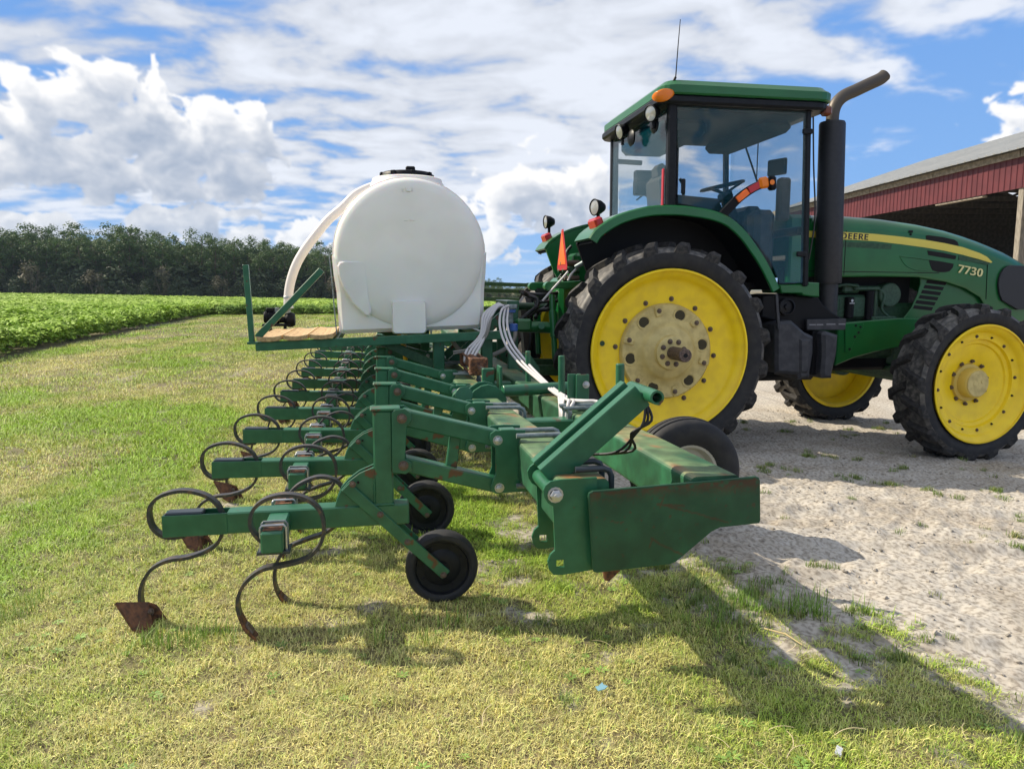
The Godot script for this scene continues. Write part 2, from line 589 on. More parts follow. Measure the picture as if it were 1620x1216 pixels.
func sky_row(i: int, step: int, out: PackedFloat32Array) -> void:
	var el := 90.0 - (i + 0.5 * step) * 180.0 / (SKY_W / 2)
	var y := sin(deg_to_rad(el))
	var cy := cos(deg_to_rad(el))
	var row := PackedFloat32Array()
	for k in range(0, puffs.size(), 4):
		if absf(puffs[k + 1] - el) < puffs[k + 2] * 2.2 + 2.0:
			row.append_array(puffs.slice(k, k + 4))
	var t0 := pow(clampf(y, 0.0, 1.0), 0.55)
	for j in range(0, SKY_W, step):
		# the picture's left edge is the direction -z
		var az := fposmod((j + 0.5 * step) * 360.0 / SKY_W + 180.0, 360.0) - 180.0
		var ar := deg_to_rad(az)
		var dx := sin(ar) * cy
		var dz := -cos(ar) * cy
		# air
		var cr := lerpf(0.33, 0.05, t0)
		var cg := lerpf(0.58, 0.215, t0)
		var cb := lerpf(0.92, 0.72, t0)
		# high broken layer seen in perspective
		var px := dx / (y + 0.13)
		var pz := dz / (y + 0.13)
		var warp := n_patch.get_noise_2d(px * 0.9 + 4.0, pz * 0.9)
		var big := n_patch.get_noise_2d(px * 0.34 - 7.0, pz * 0.34 + 3.0)
		var fine := n_layer.get_noise_2d(px * 2.3 + warp * 0.35, pz * 3.0 + warp * 0.3)
		var deck := lerpf(-0.58, 0.24, smooth(1.95, 0.75, px + 0.5 * warp)) - 0.42 * smooth(12.0, 4.0, el)
		var n := fine * 1.0 + big * 0.75 + 0.04
		var cov := smooth(-0.34, 0.40, n + deck) * smooth(-1.0, 6.0, el)
		var lum := 0.66 + 0.34 * clampf(n * 1.0 + 0.42, 0.0, 1.0)
		cov *= 0.95
		cr = lerpf(cr, 0.84 * lum, cov)
		cg = lerpf(cg, 0.88 * lum, cov)
		cb = lerpf(cb, 0.96 * lum, cov)
		# cumulus, lit from the sun's side through its own depth
		var c := cumulus(az, el, row)
		if c > -0.02:
			var a := smooth(-0.02, 0.26, c)
			var thick := 0.0
			for q in [0.5, 1.1, 2.0, 3.4]:
				thick += clampf(cumulus(az - 0.55 * q, el + 0.85 * q, row), 0.0, 1.1) * (0.5 + 0.25 * q)
			var sh := exp(-thick * 0.62)
			sh = clampf(sh * 1.12 + 0.04 + 0.22 * clampf(c - cumulus(az - 0.35, el + 0.5, row), -0.6, 0.8) + 0.10 * (1.0 - clampf(c, 0.0, 1.0)), 0.0, 1.0)
			cr = lerpf(cr, lerpf(0.36, 0.99, sh), a)
			cg = lerpf(cg, lerpf(0.44, 0.99, sh), a)
			cb = lerpf(cb, lerpf(0.58, 1.0, sh), a)
		var hz := smooth(7.0, 0.0, el) * 0.25
		cr = lerpf(cr, 0.50, hz)
		cg = lerpf(cg, 0.66, hz)
		cb = lerpf(cb, 0.88, hz)
		for s in step:
			var o := (j + s) * 3
			out[o] = cr
			out[o + 1] = cg
			out[o + 2] = cb


func sky_job(k: int) -> void:
	var list: Array = sky_rows.jobs
	var i: int = list[k][0]
	var out := PackedFloat32Array()
	out.resize(SKY_W * 3)
	sky_row(i, list[k][1], out)
	sky_rows.out[k] = out.to_byte_array()


func make_sky() -> PanoramaSkyMaterial:
	sky_setup()
	var jobs := []
	var i := 0
	while i < SKY_W / 4:
		var el := 90.0 - i * 360.0 / SKY_W
		var step := 1 if el < 26.0 else 4
		jobs.append([i, step])
		i += step
	sky_rows.jobs = jobs
	sky_rows.out = []
	sky_rows.out.resize(jobs.size())
	var task := WorkerThreadPool.add_group_task(sky_job, jobs.size())
	WorkerThreadPool.wait_for_group_task_completion(task)
	var data := PackedByteArray()
	var rows := 0
	for k in jobs.size():
		for s in jobs[k][1]:
			data.append_array(sky_rows.out[k])
			rows += 1
	var low := PackedFloat32Array()
	low.resize(SKY_W * 3)
	for j in SKY_W:
		low[j * 3] = 0.26
		low[j * 3 + 1] = 0.27
		low[j * 3 + 2] = 0.16
	var lb := low.to_byte_array()
	while rows < SKY_W / 2:
		data.append_array(lb)
		rows += 1
	var im := Image.create_from_data(SKY_W, SKY_W / 2, false, Image.FORMAT_RGBF, data)
	sky_rows.clear()
	var p := PanoramaSkyMaterial.new()
	p.panorama = ImageTexture.create_from_image(im)
	return p


# ---- lie of the land
func line(x: float, k: Array) -> float:
	if x <= k[0][0]:
		return k[0][1]
	for i in k.size() - 1:
		if x <= k[i + 1][0]:
			return lerpf(k[i][1], k[i + 1][1], (x - k[i][0]) / (k[i + 1][0] - k[i][0]))
	return k[-1][1]


const DIRT_EDGE := [[-60.0, 4.5], [-40.0, 3.2], [-14.0, 1.9], [-9.0, 1.2], [-6.0, 0.98], [-4.4, 1.0], [-3.4, 1.28], [-2.5, 1.72], [-1.8, 2.05], [0.0, 2.6], [6.0, 4.0]]


func gh(x: float, z: float) -> float:
	var h := -0.06 * smooth(1.4, 2.4, x) * (x - 1.4)
	h = maxf(h, -0.32)
	var far := smooth(-30.0, -110.0, z)
	h += far * clampf(-0.35 - (x + 36.0) * 0.019, -0.9, 1.4)
	return h


func dirt(x: float, z: float) -> float:
	var e := line(z, DIRT_EDGE)
	var w := 0.34 + 0.02 * absf(z)
	var d := x - e + nz.get_noise_2d(x * 1.3, z * 1.3) * 0.75 + nz2.get_noise_2d(x * 5.0, z * 5.0) * 0.5
	var v := smooth(-w * 0.5, w, d)
	# bare spots under the toolbar and along the tines
	v = maxf(v, smooth(0.36, 0.62, nz.get_noise_2d(x * 2.1 + 31.0, z * 2.1) + 0.25 * smooth(-1.2, 0.9, x) * smooth(-6.5, -3.4, z) * smooth(-2.6, -3.4, z)) * 0.7)
	if z < -40.0:
		v *= smooth(-52.0, -40.0, z)
	if x > 30.0:
		v *= smooth(45.0, 30.0, x)
	return v


# 0 straw, 1 fresh green
func green_at(x: float, z: float) -> float:
	var streak := nz.get_noise_2d(x * 0.55 + 3.0, z * 0.22 + 11.0)
	var patch := nz2.get_noise_2d(x * 0.30 - 5.0, z * 0.17 + 40.0)
	var small := nz.get_noise_2d(x * 3.1, z * 3.1)
	var left := smooth(0.5, -2.5, x - 0.12 * z * 0.0) * 0.16
	return clampf(0.38 + streak * 0.66 + patch * 0.9 + small * 0.34 + left, 0.0, 1.0)


func rough_at(x: float, z: float, d: float) -> float:
	var h := nz2.get_noise_2d(x * 4.0, z * 4.0) * 0.012
	if d > 0.02:
		h += d * (nz2.get_noise_2d(x * 9.0, z * 11.0) * 0.011 + nz.get_noise_2d(x * 1.9, z * 2.9) * 0.026)
		for e in [[-4.55, 0.10], [-3.75, 0.16], [-2.55, 0.10]]:
			var c: float = e[0] + 0.11 * x + 0.12 * sin(x * 0.8 + e[0])
			var w := absf(z - c)
			if w < 0.34 and x > 1.4:
				var rut := smooth(0.26, 0.12, w)
				h -= d * rut * 0.022 * smooth(1.4, 2.2, x)
				h += d * rut * 0.006 * sin((x + w * 0.8) * 34.0)
				h += d * smooth(0.34, 0.26, w) * smooth(0.2, 0.26, w) * 0.014
		var lump := nz2.get_noise_2d(x * 26.0 + 90.0, z * 26.0)
		h += d * maxf(lump - 0.2, 0.0) * 0.012
	return h


func spread(a: float, b: float, fine0: float, fine1: float, step: float) -> PackedFloat32Array:
	var left := []
	var x := fine0
	var s := step
	while x > a:
		s *= 1.16
		x -= s
		left.push_front(maxf(x, a))
	var out := PackedFloat32Array(left)
	x = fine0
	while x < fine1:
		out.append(x)
		x += step
	s = step
	while x < b:
		out.append(x)
		s *= 1.16
		x += s
	out.append(b)
	return out


func build_ground() -> void:
	nz.seed = 11
	nz.frequency = 1.0
	nz.fractal_octaves = 4
	nz2.seed = 12
	nz2.frequency = 1.0
	nz2.fractal_octaves = 3
	var xs := spread(-700.0, 700.0, -3.4, 6.4, 0.028)
	var zs := spread(-900.0, 200.0, -7.4, -1.1, 0.028)
	var w := xs.size()
	var v := PackedVector3Array()
	var c := PackedColorArray()
	v.resize(w * zs.size())
	c.resize(w * zs.size())
	for j in zs.size():
		var z := zs[j]
		for i in w:
			var x := xs[i]
			var d := dirt(x, z)
			var h := gh(x, z) + rough_at(x, z, d)
			var g := green_at(x, z)
			var k := 0.5 + 0.5 * nz2.get_noise_2d(x * 7.0, z * 7.0)
			var big := 0.5 + 0.5 * nz.get_noise_2d(x * 0.9 + 60.0, z * 1.4)
			var lawn := Color(0.20, 0.165, 0.08).lerp(Color(0.11, 0.13, 0.035), g)
			lawn = lawn.lerp(Color(0.13, 0.095, 0.05), k * 0.5)
			var soil := Color(0.46, 0.425, 0.37).lerp(Color(0.355, 0.31, 0.25), smooth(0.35, 0.75, big) * 0.75)
			soil = soil.lerp(Color(0.53, 0.50, 0.45), smooth(0.5, 0.9, k) * 0.5)
			v[j * w + i] = Vector3(x, h, z)
			c[j * w + i] = lawn.lerp(soil, d)
	var n := PackedVector3Array()
	n.resize(v.size())
	for j in zs.size():
		for i in w:
			var l := v[j * w + maxi(i - 1, 0)]
			var r := v[j * w + mini(i + 1, w - 1)]
			var u := v[maxi(j - 1, 0) * w + i]
			var b := v[mini(j + 1, zs.size() - 1) * w + i]
			n[j * w + i] = (b - u).cross(r - l).normalized()
	var idx := PackedInt32Array()
	idx.resize((w - 1) * (zs.size() - 1) * 6)
	var o := 0
	for j in zs.size() - 1:
		for i in w - 1:
			var a := j * w + i
			idx[o] = a
			idx[o + 1] = a + 1
			idx[o + 2] = a + w
			idx[o + 3] = a + 1
			idx[o + 4] = a + w + 1
			idx[o + 5] = a + w
			o += 6
	var arr := []
	arr.resize(Mesh.ARRAY_MAX)
	arr[Mesh.ARRAY_VERTEX] = v
	arr[Mesh.ARRAY_NORMAL] = n
	arr[Mesh.ARRAY_COLOR] = c
	arr[Mesh.ARRAY_INDEX] = idx
	var me := ArrayMesh.new()
	me.add_surface_from_arrays(Mesh.PRIMITIVE_TRIANGLES, arr)
	var g := MeshInstance3D.new()
	g.name = "ground"
	g.mesh = me
	g.material_override = M.ground
	add_child(g)
	tag(g, "mown lawn turning into bare sandy soil beside the tractor", "ground", "", "structure")


func multi(called: String, me: Mesh, m: Material, xf: Array, cols: Array, label: String, category: String) -> MultiMeshInstance3D:
	var mm := MultiMesh.new()
	mm.transform_format = MultiMesh.TRANSFORM_3D
	mm.use_colors = true
	mm.mesh = me
	mm.instance_count = xf.size()
	for i in xf.size():
		mm.set_instance_transform(i, xf[i])
		mm.set_instance_color(i, cols[i])
	var o := MultiMeshInstance3D.new()
	o.name = numbered(called)
	o.multimesh = mm
	o.material_override = m
	add_child(o, true)
	tag(o, label, category, "", "stuff")
	return o


func tuft(blades: int, h: float, w: float, spreadr: float, lie: float) -> ArrayMesh:
	var mb := MB.new()
	org = Vector3.ZERO
	for k in blades:
		var a := rng.randf() * TAU
		var p := Vector3(cos(a), 0, sin(a)) * spreadr * sqrt(rng.randf())
		var dir := rng.randf() * TAU
		var lean := rng.randf_range(0.1, 1.0) * lie
		var hh := h * rng.randf_range(0.55, 1.2)
		var d := Vector3(cos(dir), 0, sin(dir))
		var s := Vector3(-d.z, 0, d.x) * w * rng.randf_range(0.7, 1.2) * 0.5
		var m1 := p + Vector3.UP * hh * 0.5 * cos(lean * 0.6) + d * hh * 0.5 * sin(lean * 0.6)
		var m2 := m1 + Vector3.UP * hh * 0.5 * cos(lean * 1.3) + d * hh * 0.5 * sin(lean * 1.3)
		var t := rng.randf()
		mb.col = Color(1.05, 1.0, 0.9).lerp(Color(0.75, 0.95, 0.7), t) if rng.randf() > 0.3 else Color(1.5, 1.2, 1.5)
		var n1 := (Vector3.UP * 0.8 - d * 0.5 + s.normalized() * 0.3).normalized()
		mb.q(p - s, p + s, m1 + s * 0.8, m1 - s * 0.8, n1, n1, n1, n1)
		mb.t(m1 - s * 0.8, m1 + s * 0.8, m2, n1, n1, n1)
	return shape(mb)


func build_grass() -> void:
	org = Vector3.ZERO
	var kinds := []
	for k in 3:
		kinds.append(tuft(17, 0.048, 0.0034, 0.05, 1.75))
	kinds.append(tuft(17, 0.048, 0.0034, 0.05, 1.75))
	var wide := [tuft(18, 0.055, 0.0065, 0.09, 1.6), tuft(18, 0.055, 0.0065, 0.09, 1.6)]
	var far := [tuft(16, 0.06, 0.018, 0.22, 1.5)]
	# z range, tufts per square metre, meshes, scale
	var bands := [[-0.3, -1.2, 900.0, kinds, 0.95], [-1.2, -2.6, 2300.0, kinds, 0.9], [-2.6, -3.8, 1600.0, kinds, 1.0], [-3.8, -6.0, 800.0, kinds, 1.15], [-6.0, -11.0, 260.0, wide, 1.05], [-11.0, -22.0, 70.0, wide, 1.5], [-22.0, -46.0, 14.0, far, 1.3]]
	var all_x := {}
	var all_c := {}
	for b in bands:
		var z0: float = b[1]
		var z1: float = b[0]
		var x0 := z0 * 0.52 - 2.0
		var x1 := minf(-z0 * 1.0 + 1.2, 5.5)
		var cnt := int((x1 - x0) * (z1 - z0) * b[2])
		for i in cnt:
			var x := rng.randf_range(x0, x1)
			var z := rng.randf_range(z0, z1)
			if x < z * 0.52 - 2.0 or x > -z + 1.2:
				continue
			if x < -6.55 + 0.0545 * z:
				continue
			var d := dirt(x, z)
			if rng.randf() < d * 1.04 - 0.02 * smooth(0.1, 0.5, nz2.get_noise_2d(x * 1.7, z * 1.7)):
				continue
			var g := green_at(x, z)
			var e := clampf(g + rng.randfn(0.0, 0.24), 0.0, 1.0)
			var sc: float = b[4] * rng.randf_range(0.7, 1.25) * (0.85 + 0.22 * smooth(0.55, 0.95, g))
			if d > 0.4:
				e = clampf(e + 0.2, 0.0, 1.0)
			var col := Color(0.74, 0.66, 0.27).lerp(Color(0.40, 0.49, 0.075), smooth(0.12, 0.85, e))
			col = col.lerp(Color(0.36, 0.54, 0.05), smooth(0.70, 0.95, g) * 0.7)
			col = col * (0.52 + 0.78 * pow(rng.randf(), 0.8))
			var list: Array = b[3]
			var key = list[i % list.size()]
			if not all_x.has(key):
				all_x[key] = []
				all_c[key] = []
			var bs := Basis(Vector3.UP, rng.randf() * TAU).scaled(Vector3(sc, sc * rng.randf_range(0.6, 1.0), sc))
			all_x[key].append(Transform3D(bs, Vector3(x, gh(x, z) + rough_at(x, z, d) - 0.004, z)))
			all_c[key].append(Color(col.r, col.g, col.b, 1.0))
	# the weeds on the sandy soil
	var weed := tuft(22, 0.075, 0.006, 0.06, 1.0)
	all_x[weed] = []
	all_c[weed] = []
	for i in 30000:
		var z := rng.randf_range(-8.5, -1.3)
		var x := rng.randf_range(0.6, 6.8)
		if dirt(x, z) < 0.3:
			continue
		var near := smooth(1.3, 0.0, x - line(z, DIRT_EDGE))
		var p := nz.get_noise_2d(x * 1.15 + 77.0, z * 1.9) * 0.8 + nz2.get_noise_2d(x * 4.5, z * 4.5 + 9.0) * 0.5
		if p + near * 0.30 < 0.46:
			continue
		var sc := rng.randf_range(0.3, 0.75)
		var col := Color(0.16, 0.24, 0.04).lerp(Color(0.42, 0.36, 0.16), rng.randf() * rng.randf())
		all_x[weed].append(Transform3D(Basis(Vector3.UP, rng.randf() * TAU).scaled(Vector3.ONE * sc), Vector3(x, gh(x, z) + rough_at(x, z, dirt(x, z)) - 0.004, z)))
		all_c[weed].append(Color(col.r, col.g, col.b, 1.0))
	# taller fresh clumps here and there, as round the front sweep
	var clump := tuft(16, 0.13, 0.005, 0.07, 0.9)
	all_x[clump] = []
	all_c[clump] = []
	for q in [[-0.80, -3.02, 9], [-0.72, -3.05, 7], [-1.75, -3.0, 14], [-1.9, -3.25, 12], [-1.6, -3.45, 8], [-2.3, -3.9, 10], [1.62, -2.95, 20], [1.9, -2.85, 14], [1.35, -2.75, 12], [0.15, -2.9, 10]]:
		for k in q[2]:
			var x: float = q[0] + rng.randfn(0.0, 0.09)
			var z: float = q[1] + rng.randfn(0.0, 0.06)
			all_x[clump].append(Transform3D(Basis(Vector3.UP, rng.randf() * TAU).scaled(Vector3.ONE * rng.randf_range(0.4, 0.8)), Vector3(x, gh(x, z) - 0.005, z)))
			all_c[clump].append(Color(0.2, 0.33, 0.04, 1.0))
	var names := ["short mown grass with dry straw, over the whole lawn", "second layer of short grass over the lawn", "third layer of short grass over the lawn", "fourth layer of short grass over the lawn", "coarser grass in the middle distance of the lawn", "coarser straw-coloured grass in the middle distance", "far grass beside the field edge", "low green weeds growing on the sandy soil", "tall fresh green grass clumps by the front sweep and lawn edge"]
	var i := 0
	var nb := 0
	for key in all_x:
		nb += all_x[key].size()
		multi("weeds" if key == weed else "grass", key, M.grass, all_x[key], all_c[key], names[mini(i, names.size() - 1)], "weeds" if key == weed else "grass")
		i += 1
	print("tufts ", nb)
	# dry stalks lying in the turf, and small broad-leaved weeds
	var st := MB.new()
	org = Vector3.ZERO
	st.sweep(curve([V(-0.5, 0.05, 0), V(-0.15, 0.1, 0.06), V(0.2, 0.09, 0.02), V(0.5, 0.03, -0.09)], 3), rect(0.02, 0.012), false, Vector3.UP)
	var stalk := shape(st)
	var sx := []
	var sc_ := []
	for k in 380:
		var z := rng.randf_range(-6.5, -1.5)
		var x := rng.randf_range(z * 0.55 - 0.4, minf(-z, 2.6))
		var d := dirt(x, z)
		if d > 0.75:
			continue
		var l := rng.randf_range(0.035, 0.10) * (1.9 if rng.randf() < 0.05 else 1.0)
		sx.append(Transform3D(Basis(Vector3.UP, rng.randf() * TAU).scaled(Vector3(l, l * 0.8, l)), Vector3(x, gh(x, z) + rough_at(x, z, d) + 0.016, z)))
		var t := rng.randf_range(0.7, 1.15)
		sc_.append(Color(0.66 * t, 0.56 * t, 0.33 * t, 1.0))
	multi("dry_stalks", stalk, M.grass, sx, sc_, "loose dry stalks lying in the short turf", "straw")
	var br := MB.new()
	for k in 7:
		var a := k * TAU / 7.0 + rng.randf() * 0.4
		var f := Vector3(cos(a), 0.25, sin(a)).normalized()
		var up := (Vector3.UP - f * f.y).normalized()
		br.col = Color.WHITE * rng.randf_range(0.8, 1.15)
		leaf(br, f * 0.008 + Vector3(0, 0.012, 0), up, f, rng.randf_range(0.04, 0.065), 0.024)
	var rosette := shape(br)
	var wx := []
	var wc := []
	for k in 1500:
		var z := rng.randf_range(-7.5, -1.4)
		var x := rng.randf_range(z * 0.55 - 0.4, minf(-z, 4.5))
		if nz.get_noise_2d(x * 1.3 + 200.0, z * 1.3) < 0.12 or dirt(x, z) > 0.93:
			continue
		var sz := rng.randf_range(0.22, 0.5)
		wx.append(Transform3D(Basis(Vector3.UP, rng.randf() * TAU).scaled(Vector3.ONE * sz), Vector3(x, gh(x, z) + rough_at(x, z, dirt(x, z)) + 0.006, z)))
		var t := rng.randf_range(0.75, 1.2)
		wc.append(Color(0.2 * t, 0.33 * t, 0.06 * t, 1.0))
	multi("broadleaf_weeds", rosette, M.grass, wx, wc, "small flat broad-leaved weeds scattered through the turf", "weeds")
	# clods and crumbs on the soil
	var mb := MB.new()
	mb.lathe(Transform3D(), PackedVector2Array([Vector2(0, -0.5), Vector2(0.8, -0.35), Vector2(1.0, 0.1), Vector2(0.55, 0.55), Vector2(0, 0.7)]), 6)
	var clod := shape(mb)
	var px := []
	var pc := []
	for k in 30000:
		var z := -1.2 - 8.0 * pow(rng.randf(), 1.3)
		var x := rng.randf_range(0.4, 6.8)
		var d := dirt(x, z)
		if rng.randf() > d or nz2.get_noise_2d(x * 3.0 + 5.0, z * 3.0) < -0.05:
			continue
		var s := 0.0018 + 0.014 * pow(rng.randf(), 7.0)
		var bs := Basis.from_euler(Vector3(rng.randf(), rng.randf() * TAU, rng.randf())).scaled(Vector3(s, s * 0.7, s * rng.randf_range(0.7, 1.3)))
		px.append(Transform3D(bs, Vector3(x, gh(x, z) + rough_at(x, z, d) + s * 0.2, z)))
		var t := rng.randf_range(0.4, 1.15)
		pc.append(Color(0.40 * t, 0.36 * t, 0.31 * t, 1.0))
	multi("soil_crumbs", clod, M.bark, px, pc, "small clods and crumbs lying on the sandy soil", "soil")


func leaf(mb: MB, p: Vector3, up: Vector3, fwd: Vector3, l: float, w: float) -> void:
	var s := fwd.cross(up).normalized()
	var a := p
	var b := p + fwd * l * 0.45 + s * w * 0.5 - up * l * 0.03
	var d := p + fwd * l - up * l * 0.14
	var e := p + fwd * l * 0.45 - s * w * 0.5 - up * l * 0.03
	var m := p + fwd * l * 0.5 + up * l * 0.07
	var n1 := (up + s * 0.25).normalized()
	var n2 := (up - s * 0.25).normalized()
	mb.t(a, b, m, n1, n1, up)
	mb.t(b, d, m, n1, up, up)
	mb.t(d, e, m, up, n2, up)
	mb.t(e, a, m, n2, n2, up)


func soy_clump(n: int, r: float, h: float, l: float) -> ArrayMesh:
	var mb := MB.new()
	org = Vector3.ZERO
	for k in n:
		var a := rng.randf() * TAU
		var rr := r * sqrt(rng.randf())
		var top := h * (1.0 - 0.28 * pow(rr / r, 2.0))
		var y := top * pow(rng.randf(), 0.45)
		var p := Vector3(cos(a) * rr, y, sin(a) * rr)
		var tilt := Vector3(rng.randfn(0.0, 0.34), 1.0, rng.randfn(0.0, 0.34)).normalized()
		var b := rng.randf() * TAU
		var sh := rng.randf_range(0.75, 1.2)
		mb.col = Color(sh, sh, sh)
		for j in 3:
			var bb := b + (j - 1) * 1.45
			var f := Vector3(cos(bb), -0.12, sin(bb))
			f = (f - tilt * f.dot(tilt)).normalized()
			leaf(mb, p + f * l * 0.15, tilt, f, l * rng.randf_range(0.8, 1.15), l * 0.72)
	return shape(mb)


func build_field() -> void:
	var near := [soy_clump(70, 0.42, 0.62, 0.115), soy_clump(70, 0.42, 0.6, 0.115), soy_clump(70, 0.42, 0.66, 0.115)]
	var far := [soy_clump(46, 1.0, 0.66, 0.24), soy_clump(46, 1.0, 0.62, 0.24)]
	var lists := {}
	var cols := {}
	for key in near + far:
		lists[key] = []
		cols[key] = []
	var row := 0.97
	for r in 44:
		var z := -9.0
		while z > -46.0:
			z -= rng.randf_range(0.2, 0.36)
			var x := -7.15 + 0.0545 * z - r * row + rng.randfn(0.0, 0.07)
			if x < z * 0.56 - 3.0 or rng.randf() < 0.03:
				continue
			var key = near[rng.randi() % 3]
			var s := rng.randf_range(0.9, 1.2) * (0.95 + 0.25 * nz.get_noise_2d(x * 0.3, z * 0.3))
			lists[key].append(Transform3D(Basis(Vector3.UP, rng.randf() * TAU).scaled(Vector3(s, s, s)), Vector3(x, gh(x, z), z)))
			var t := rng.randf_range(0.85, 1.15)
			cols[key].append(Color(0.27 * t, 0.42 * t, 0.05, 1.0))
	# beyond the headland the rows run on to the trees
	var n := 0
	while n < 15000:
		n += 1
		var z := -45.0 - 92.0 * pow(rng.randf(), 1.25)
		var x := rng.randf_range(z * 0.56 - 6.0, 46.0)
		var sparse := z > -47.5
		var key = near[rng.randi() % 3] if sparse else far[rng.randi() % 2]
		var s := rng.randf_range(0.8, 1.15)
		lists[key].append(Transform3D(Basis(Vector3.UP, rng.randf() * TAU).scaled(Vector3(s, s, s)), Vector3(x, gh(x, z), z)))
		var t := rng.randf_range(0.9, 1.12) * (1.0 + 0.15 * nz.get_noise_2d(x * 0.07, z * 0.04))
		cols[key].append(Color(0.30 * t, 0.43 * t, 0.075, 1.0))
	for k in 260:
		var x := -9.2 + k * 0.21 + rng.randfn(0.0, 0.05)
		var z := -44.2 + rng.randfn(0.0, 0.25)
		if fmod(k * 0.21, 1.94) < 0.5:
			continue
		var key = near[k % 3]
		lists[key].append(Transform3D(Basis(Vector3.UP, rng.randf() * TAU).scaled(Vector3.ONE * 0.95), Vector3(x, gh(x, z), z)))
		cols[key].append(Color(0.16, 0.28, 0.045, 1.0))
	var i := 0
	for key in near + far:
		multi("soybean_plants", key, M.soybean, lists[key], cols[key], ["leafy green soybean plants in rows left of the lawn", "soybean plants between the first ones, left of the lawn", "taller soybean plants of the near rows, left of the lawn", "soybean field reaching back to the treeline", "paler part of the soybean field before the treeline"][i], "crop")
		i += 1


# ---- trees
const ORDER := ["first", "second", "third", "fourth", "fifth", "sixth", "seventh", "eighth", "ninth", "tenth", "eleventh", "twelfth", "thirteenth", "fourteenth", "fifteenth", "sixteenth", "seventeenth", "eighteenth", "nineteenth", "twentieth"]


func nth(i: int) -> String:
	if i < 20:
		return ORDER[i]
	var t: String = ["twenty", "thirty", "forty", "fifty"][(i + 1) / 10 - 2]
	if (i + 1) % 10 == 0:
		return ["twentieth", "thirtieth", "fortieth", "fiftieth"][(i + 1) / 10 - 2]
	return t + "-" + ORDER[(i + 1) % 10 - 1]


func cards(mb: MB, c: Vector3, r: Vector3, n: int, s: float, a: Color, b: Color) -> void:
	for k in n:
		var d := Vector3(rng.randfn(), rng.randfn(), rng.randfn()).normalized()
		var rad := pow(rng.randf(), 0.4)
		var p := c + Vector3(d.x * r.x, d.y * r.y, d.z * r.z) * rad
		var x := Vector3(rng.randfn(), rng.randfn() * 0.7, rng.randfn()).normalized()
		var nn := (d + Vector3(0, 0.5, 0) + Vector3(rng.randfn(), rng.randfn(), rng.randfn()) * 0.5).normalized()
		var y := nn.cross(x).normalized()
		x = y.cross(nn).normalized()
		var l := s * rng.randf_range(0.6, 1.3)
		var w := l * rng.randf_range(0.35, 0.65)
		mb.col = a.lerp(b, rng.randf())
		mb.q(p - x * l * 0.5, p - y * w * 0.4, p + x * l * 0.5, p + y * w * 0.5, nn, nn, nn, nn)


func pine(h: float, seed_: int) -> Array:
	rng.seed = seed_
	org = Vector3.ZERO
	var crown := MB.new()
	var wood := MB.new()
	wood.col = Color(0.11, 0.085, 0.065)
	var lean := Vector3(rng.randfn(0, 0.02), 1, rng.randfn(0, 0.02))
	var path := []
	for k in 7:
		path.append(lean * h * 0.96 * k / 6.0 + Vector3(rng.randfn(0, 0.05), 0, rng.randfn(0, 0.05)) * k * 0.6)
	wood.tube(path, 0.19, 7, [1.0, 0.88, 0.78, 0.66, 0.5, 0.34, 0.12])
	var a := Color(0.045, 0.092, 0.03)
	var b := Color(0.105, 0.165, 0.048)
	var n := 15
	var low := rng.randf_range(0.36, 0.55)
	for k in n:
		var f := lerpf(low, 0.99, float(k) / (n - 1))
		var y := h * f
		var reach := h * 0.17 * (1.0 - pow(absf(f - 0.74) / 0.42, 2.0) * 0.75) * rng.randf_range(0.55, 1.2)
		var ang := k * 2.4 + rng.randf()
		var tip := Vector3(cos(ang) * reach, y + reach * rng.randf_range(-0.05, 0.35), sin(ang) * reach)
		wood.tube([lean * (y - 0.3), lean * (y - 0.3) * 0.5 + tip * 0.5 - Vector3(0, 0.1, 0), tip], 0.055, 4, [1.0, 0.7, 0.3])
		var s := rng.randf_range(0.8, 1.25) * h * 0.062
		cards(crown, tip, Vector3(s * 1.3, s * 1.0, s * 1.3), 90, 0.46, a, b)
		if reach > h * 0.11:
			cards(crown, tip * 0.55 + lean * y * 0.45, Vector3(s, s * 0.5, s), 24, 0.4, a, b)
	return [shape(crown), shape(wood)]


func bushy(h: float, r: float, seed_: int, a: Color, b: Color) -> Array:
	rng.seed = seed_
	org = Vector3.ZERO
	var crown := MB.new()
	var wood := MB.new()
	wood.col = Color(0.12, 0.1, 0.08)
	for k in 4:
		var t := rng.randf() * TAU
		var tip := Vector3(cos(t) * r * 0.5, h * rng.randf_range(0.6, 0.85), sin(t) * r * 0.5)
		wood.tube([Vector3(cos(t), 0, sin(t)) * 0.12, tip * 0.5 + Vector3(0, 0.1, 0), tip], 0.08, 5, [1.0, 0.7, 0.3])
	for k in 13:
		var t := rng.randf() * TAU
		var f := rng.randf()
		var rr := r * (0.35 + 0.45 * rng.randf()) * (1.0 - 0.55 * f)
		var s := r * rng.randf_range(0.32, 0.5)
		cards(crown, Vector3(cos(t) * rr, h * (0.14 + 0.72 * f), sin(t) * rr), Vector3(s, s * 1.1, s), 60, 0.5, a, b)
	return [shape(crown), shape(wood)]


func plant_tree(called: String, kinds: Array, k: int, p: Vector3, h: float, wide: float, label: String, category: String, group: String, part := "crown") -> void:
	var o := thing(called, label, category, p, group)
	o.rotation.y = float((k * 137) % 360)
	o.scale = Vector3(h * wide, h, h * wide)
	for e in 2:
		var m := MeshInstance3D.new()
		m.name = [part, "trunk"][e]
		m.mesh = kinds[k % kinds.size()][e]
		m.material_override = [M.pine_leaf, M.bark][e]
		o.add_child(m, true)


func tree_height(x: float) -> float:
	return line(x, [[-80.0, 11.4], [-58.0, 11.3], [-45.0, 11.0], [-30.0, 10.2], [-16.0, 9.6], [-6.0, 9.0], [4.0, 7.0], [12.0, 4.6], [24.0, 3.8]])


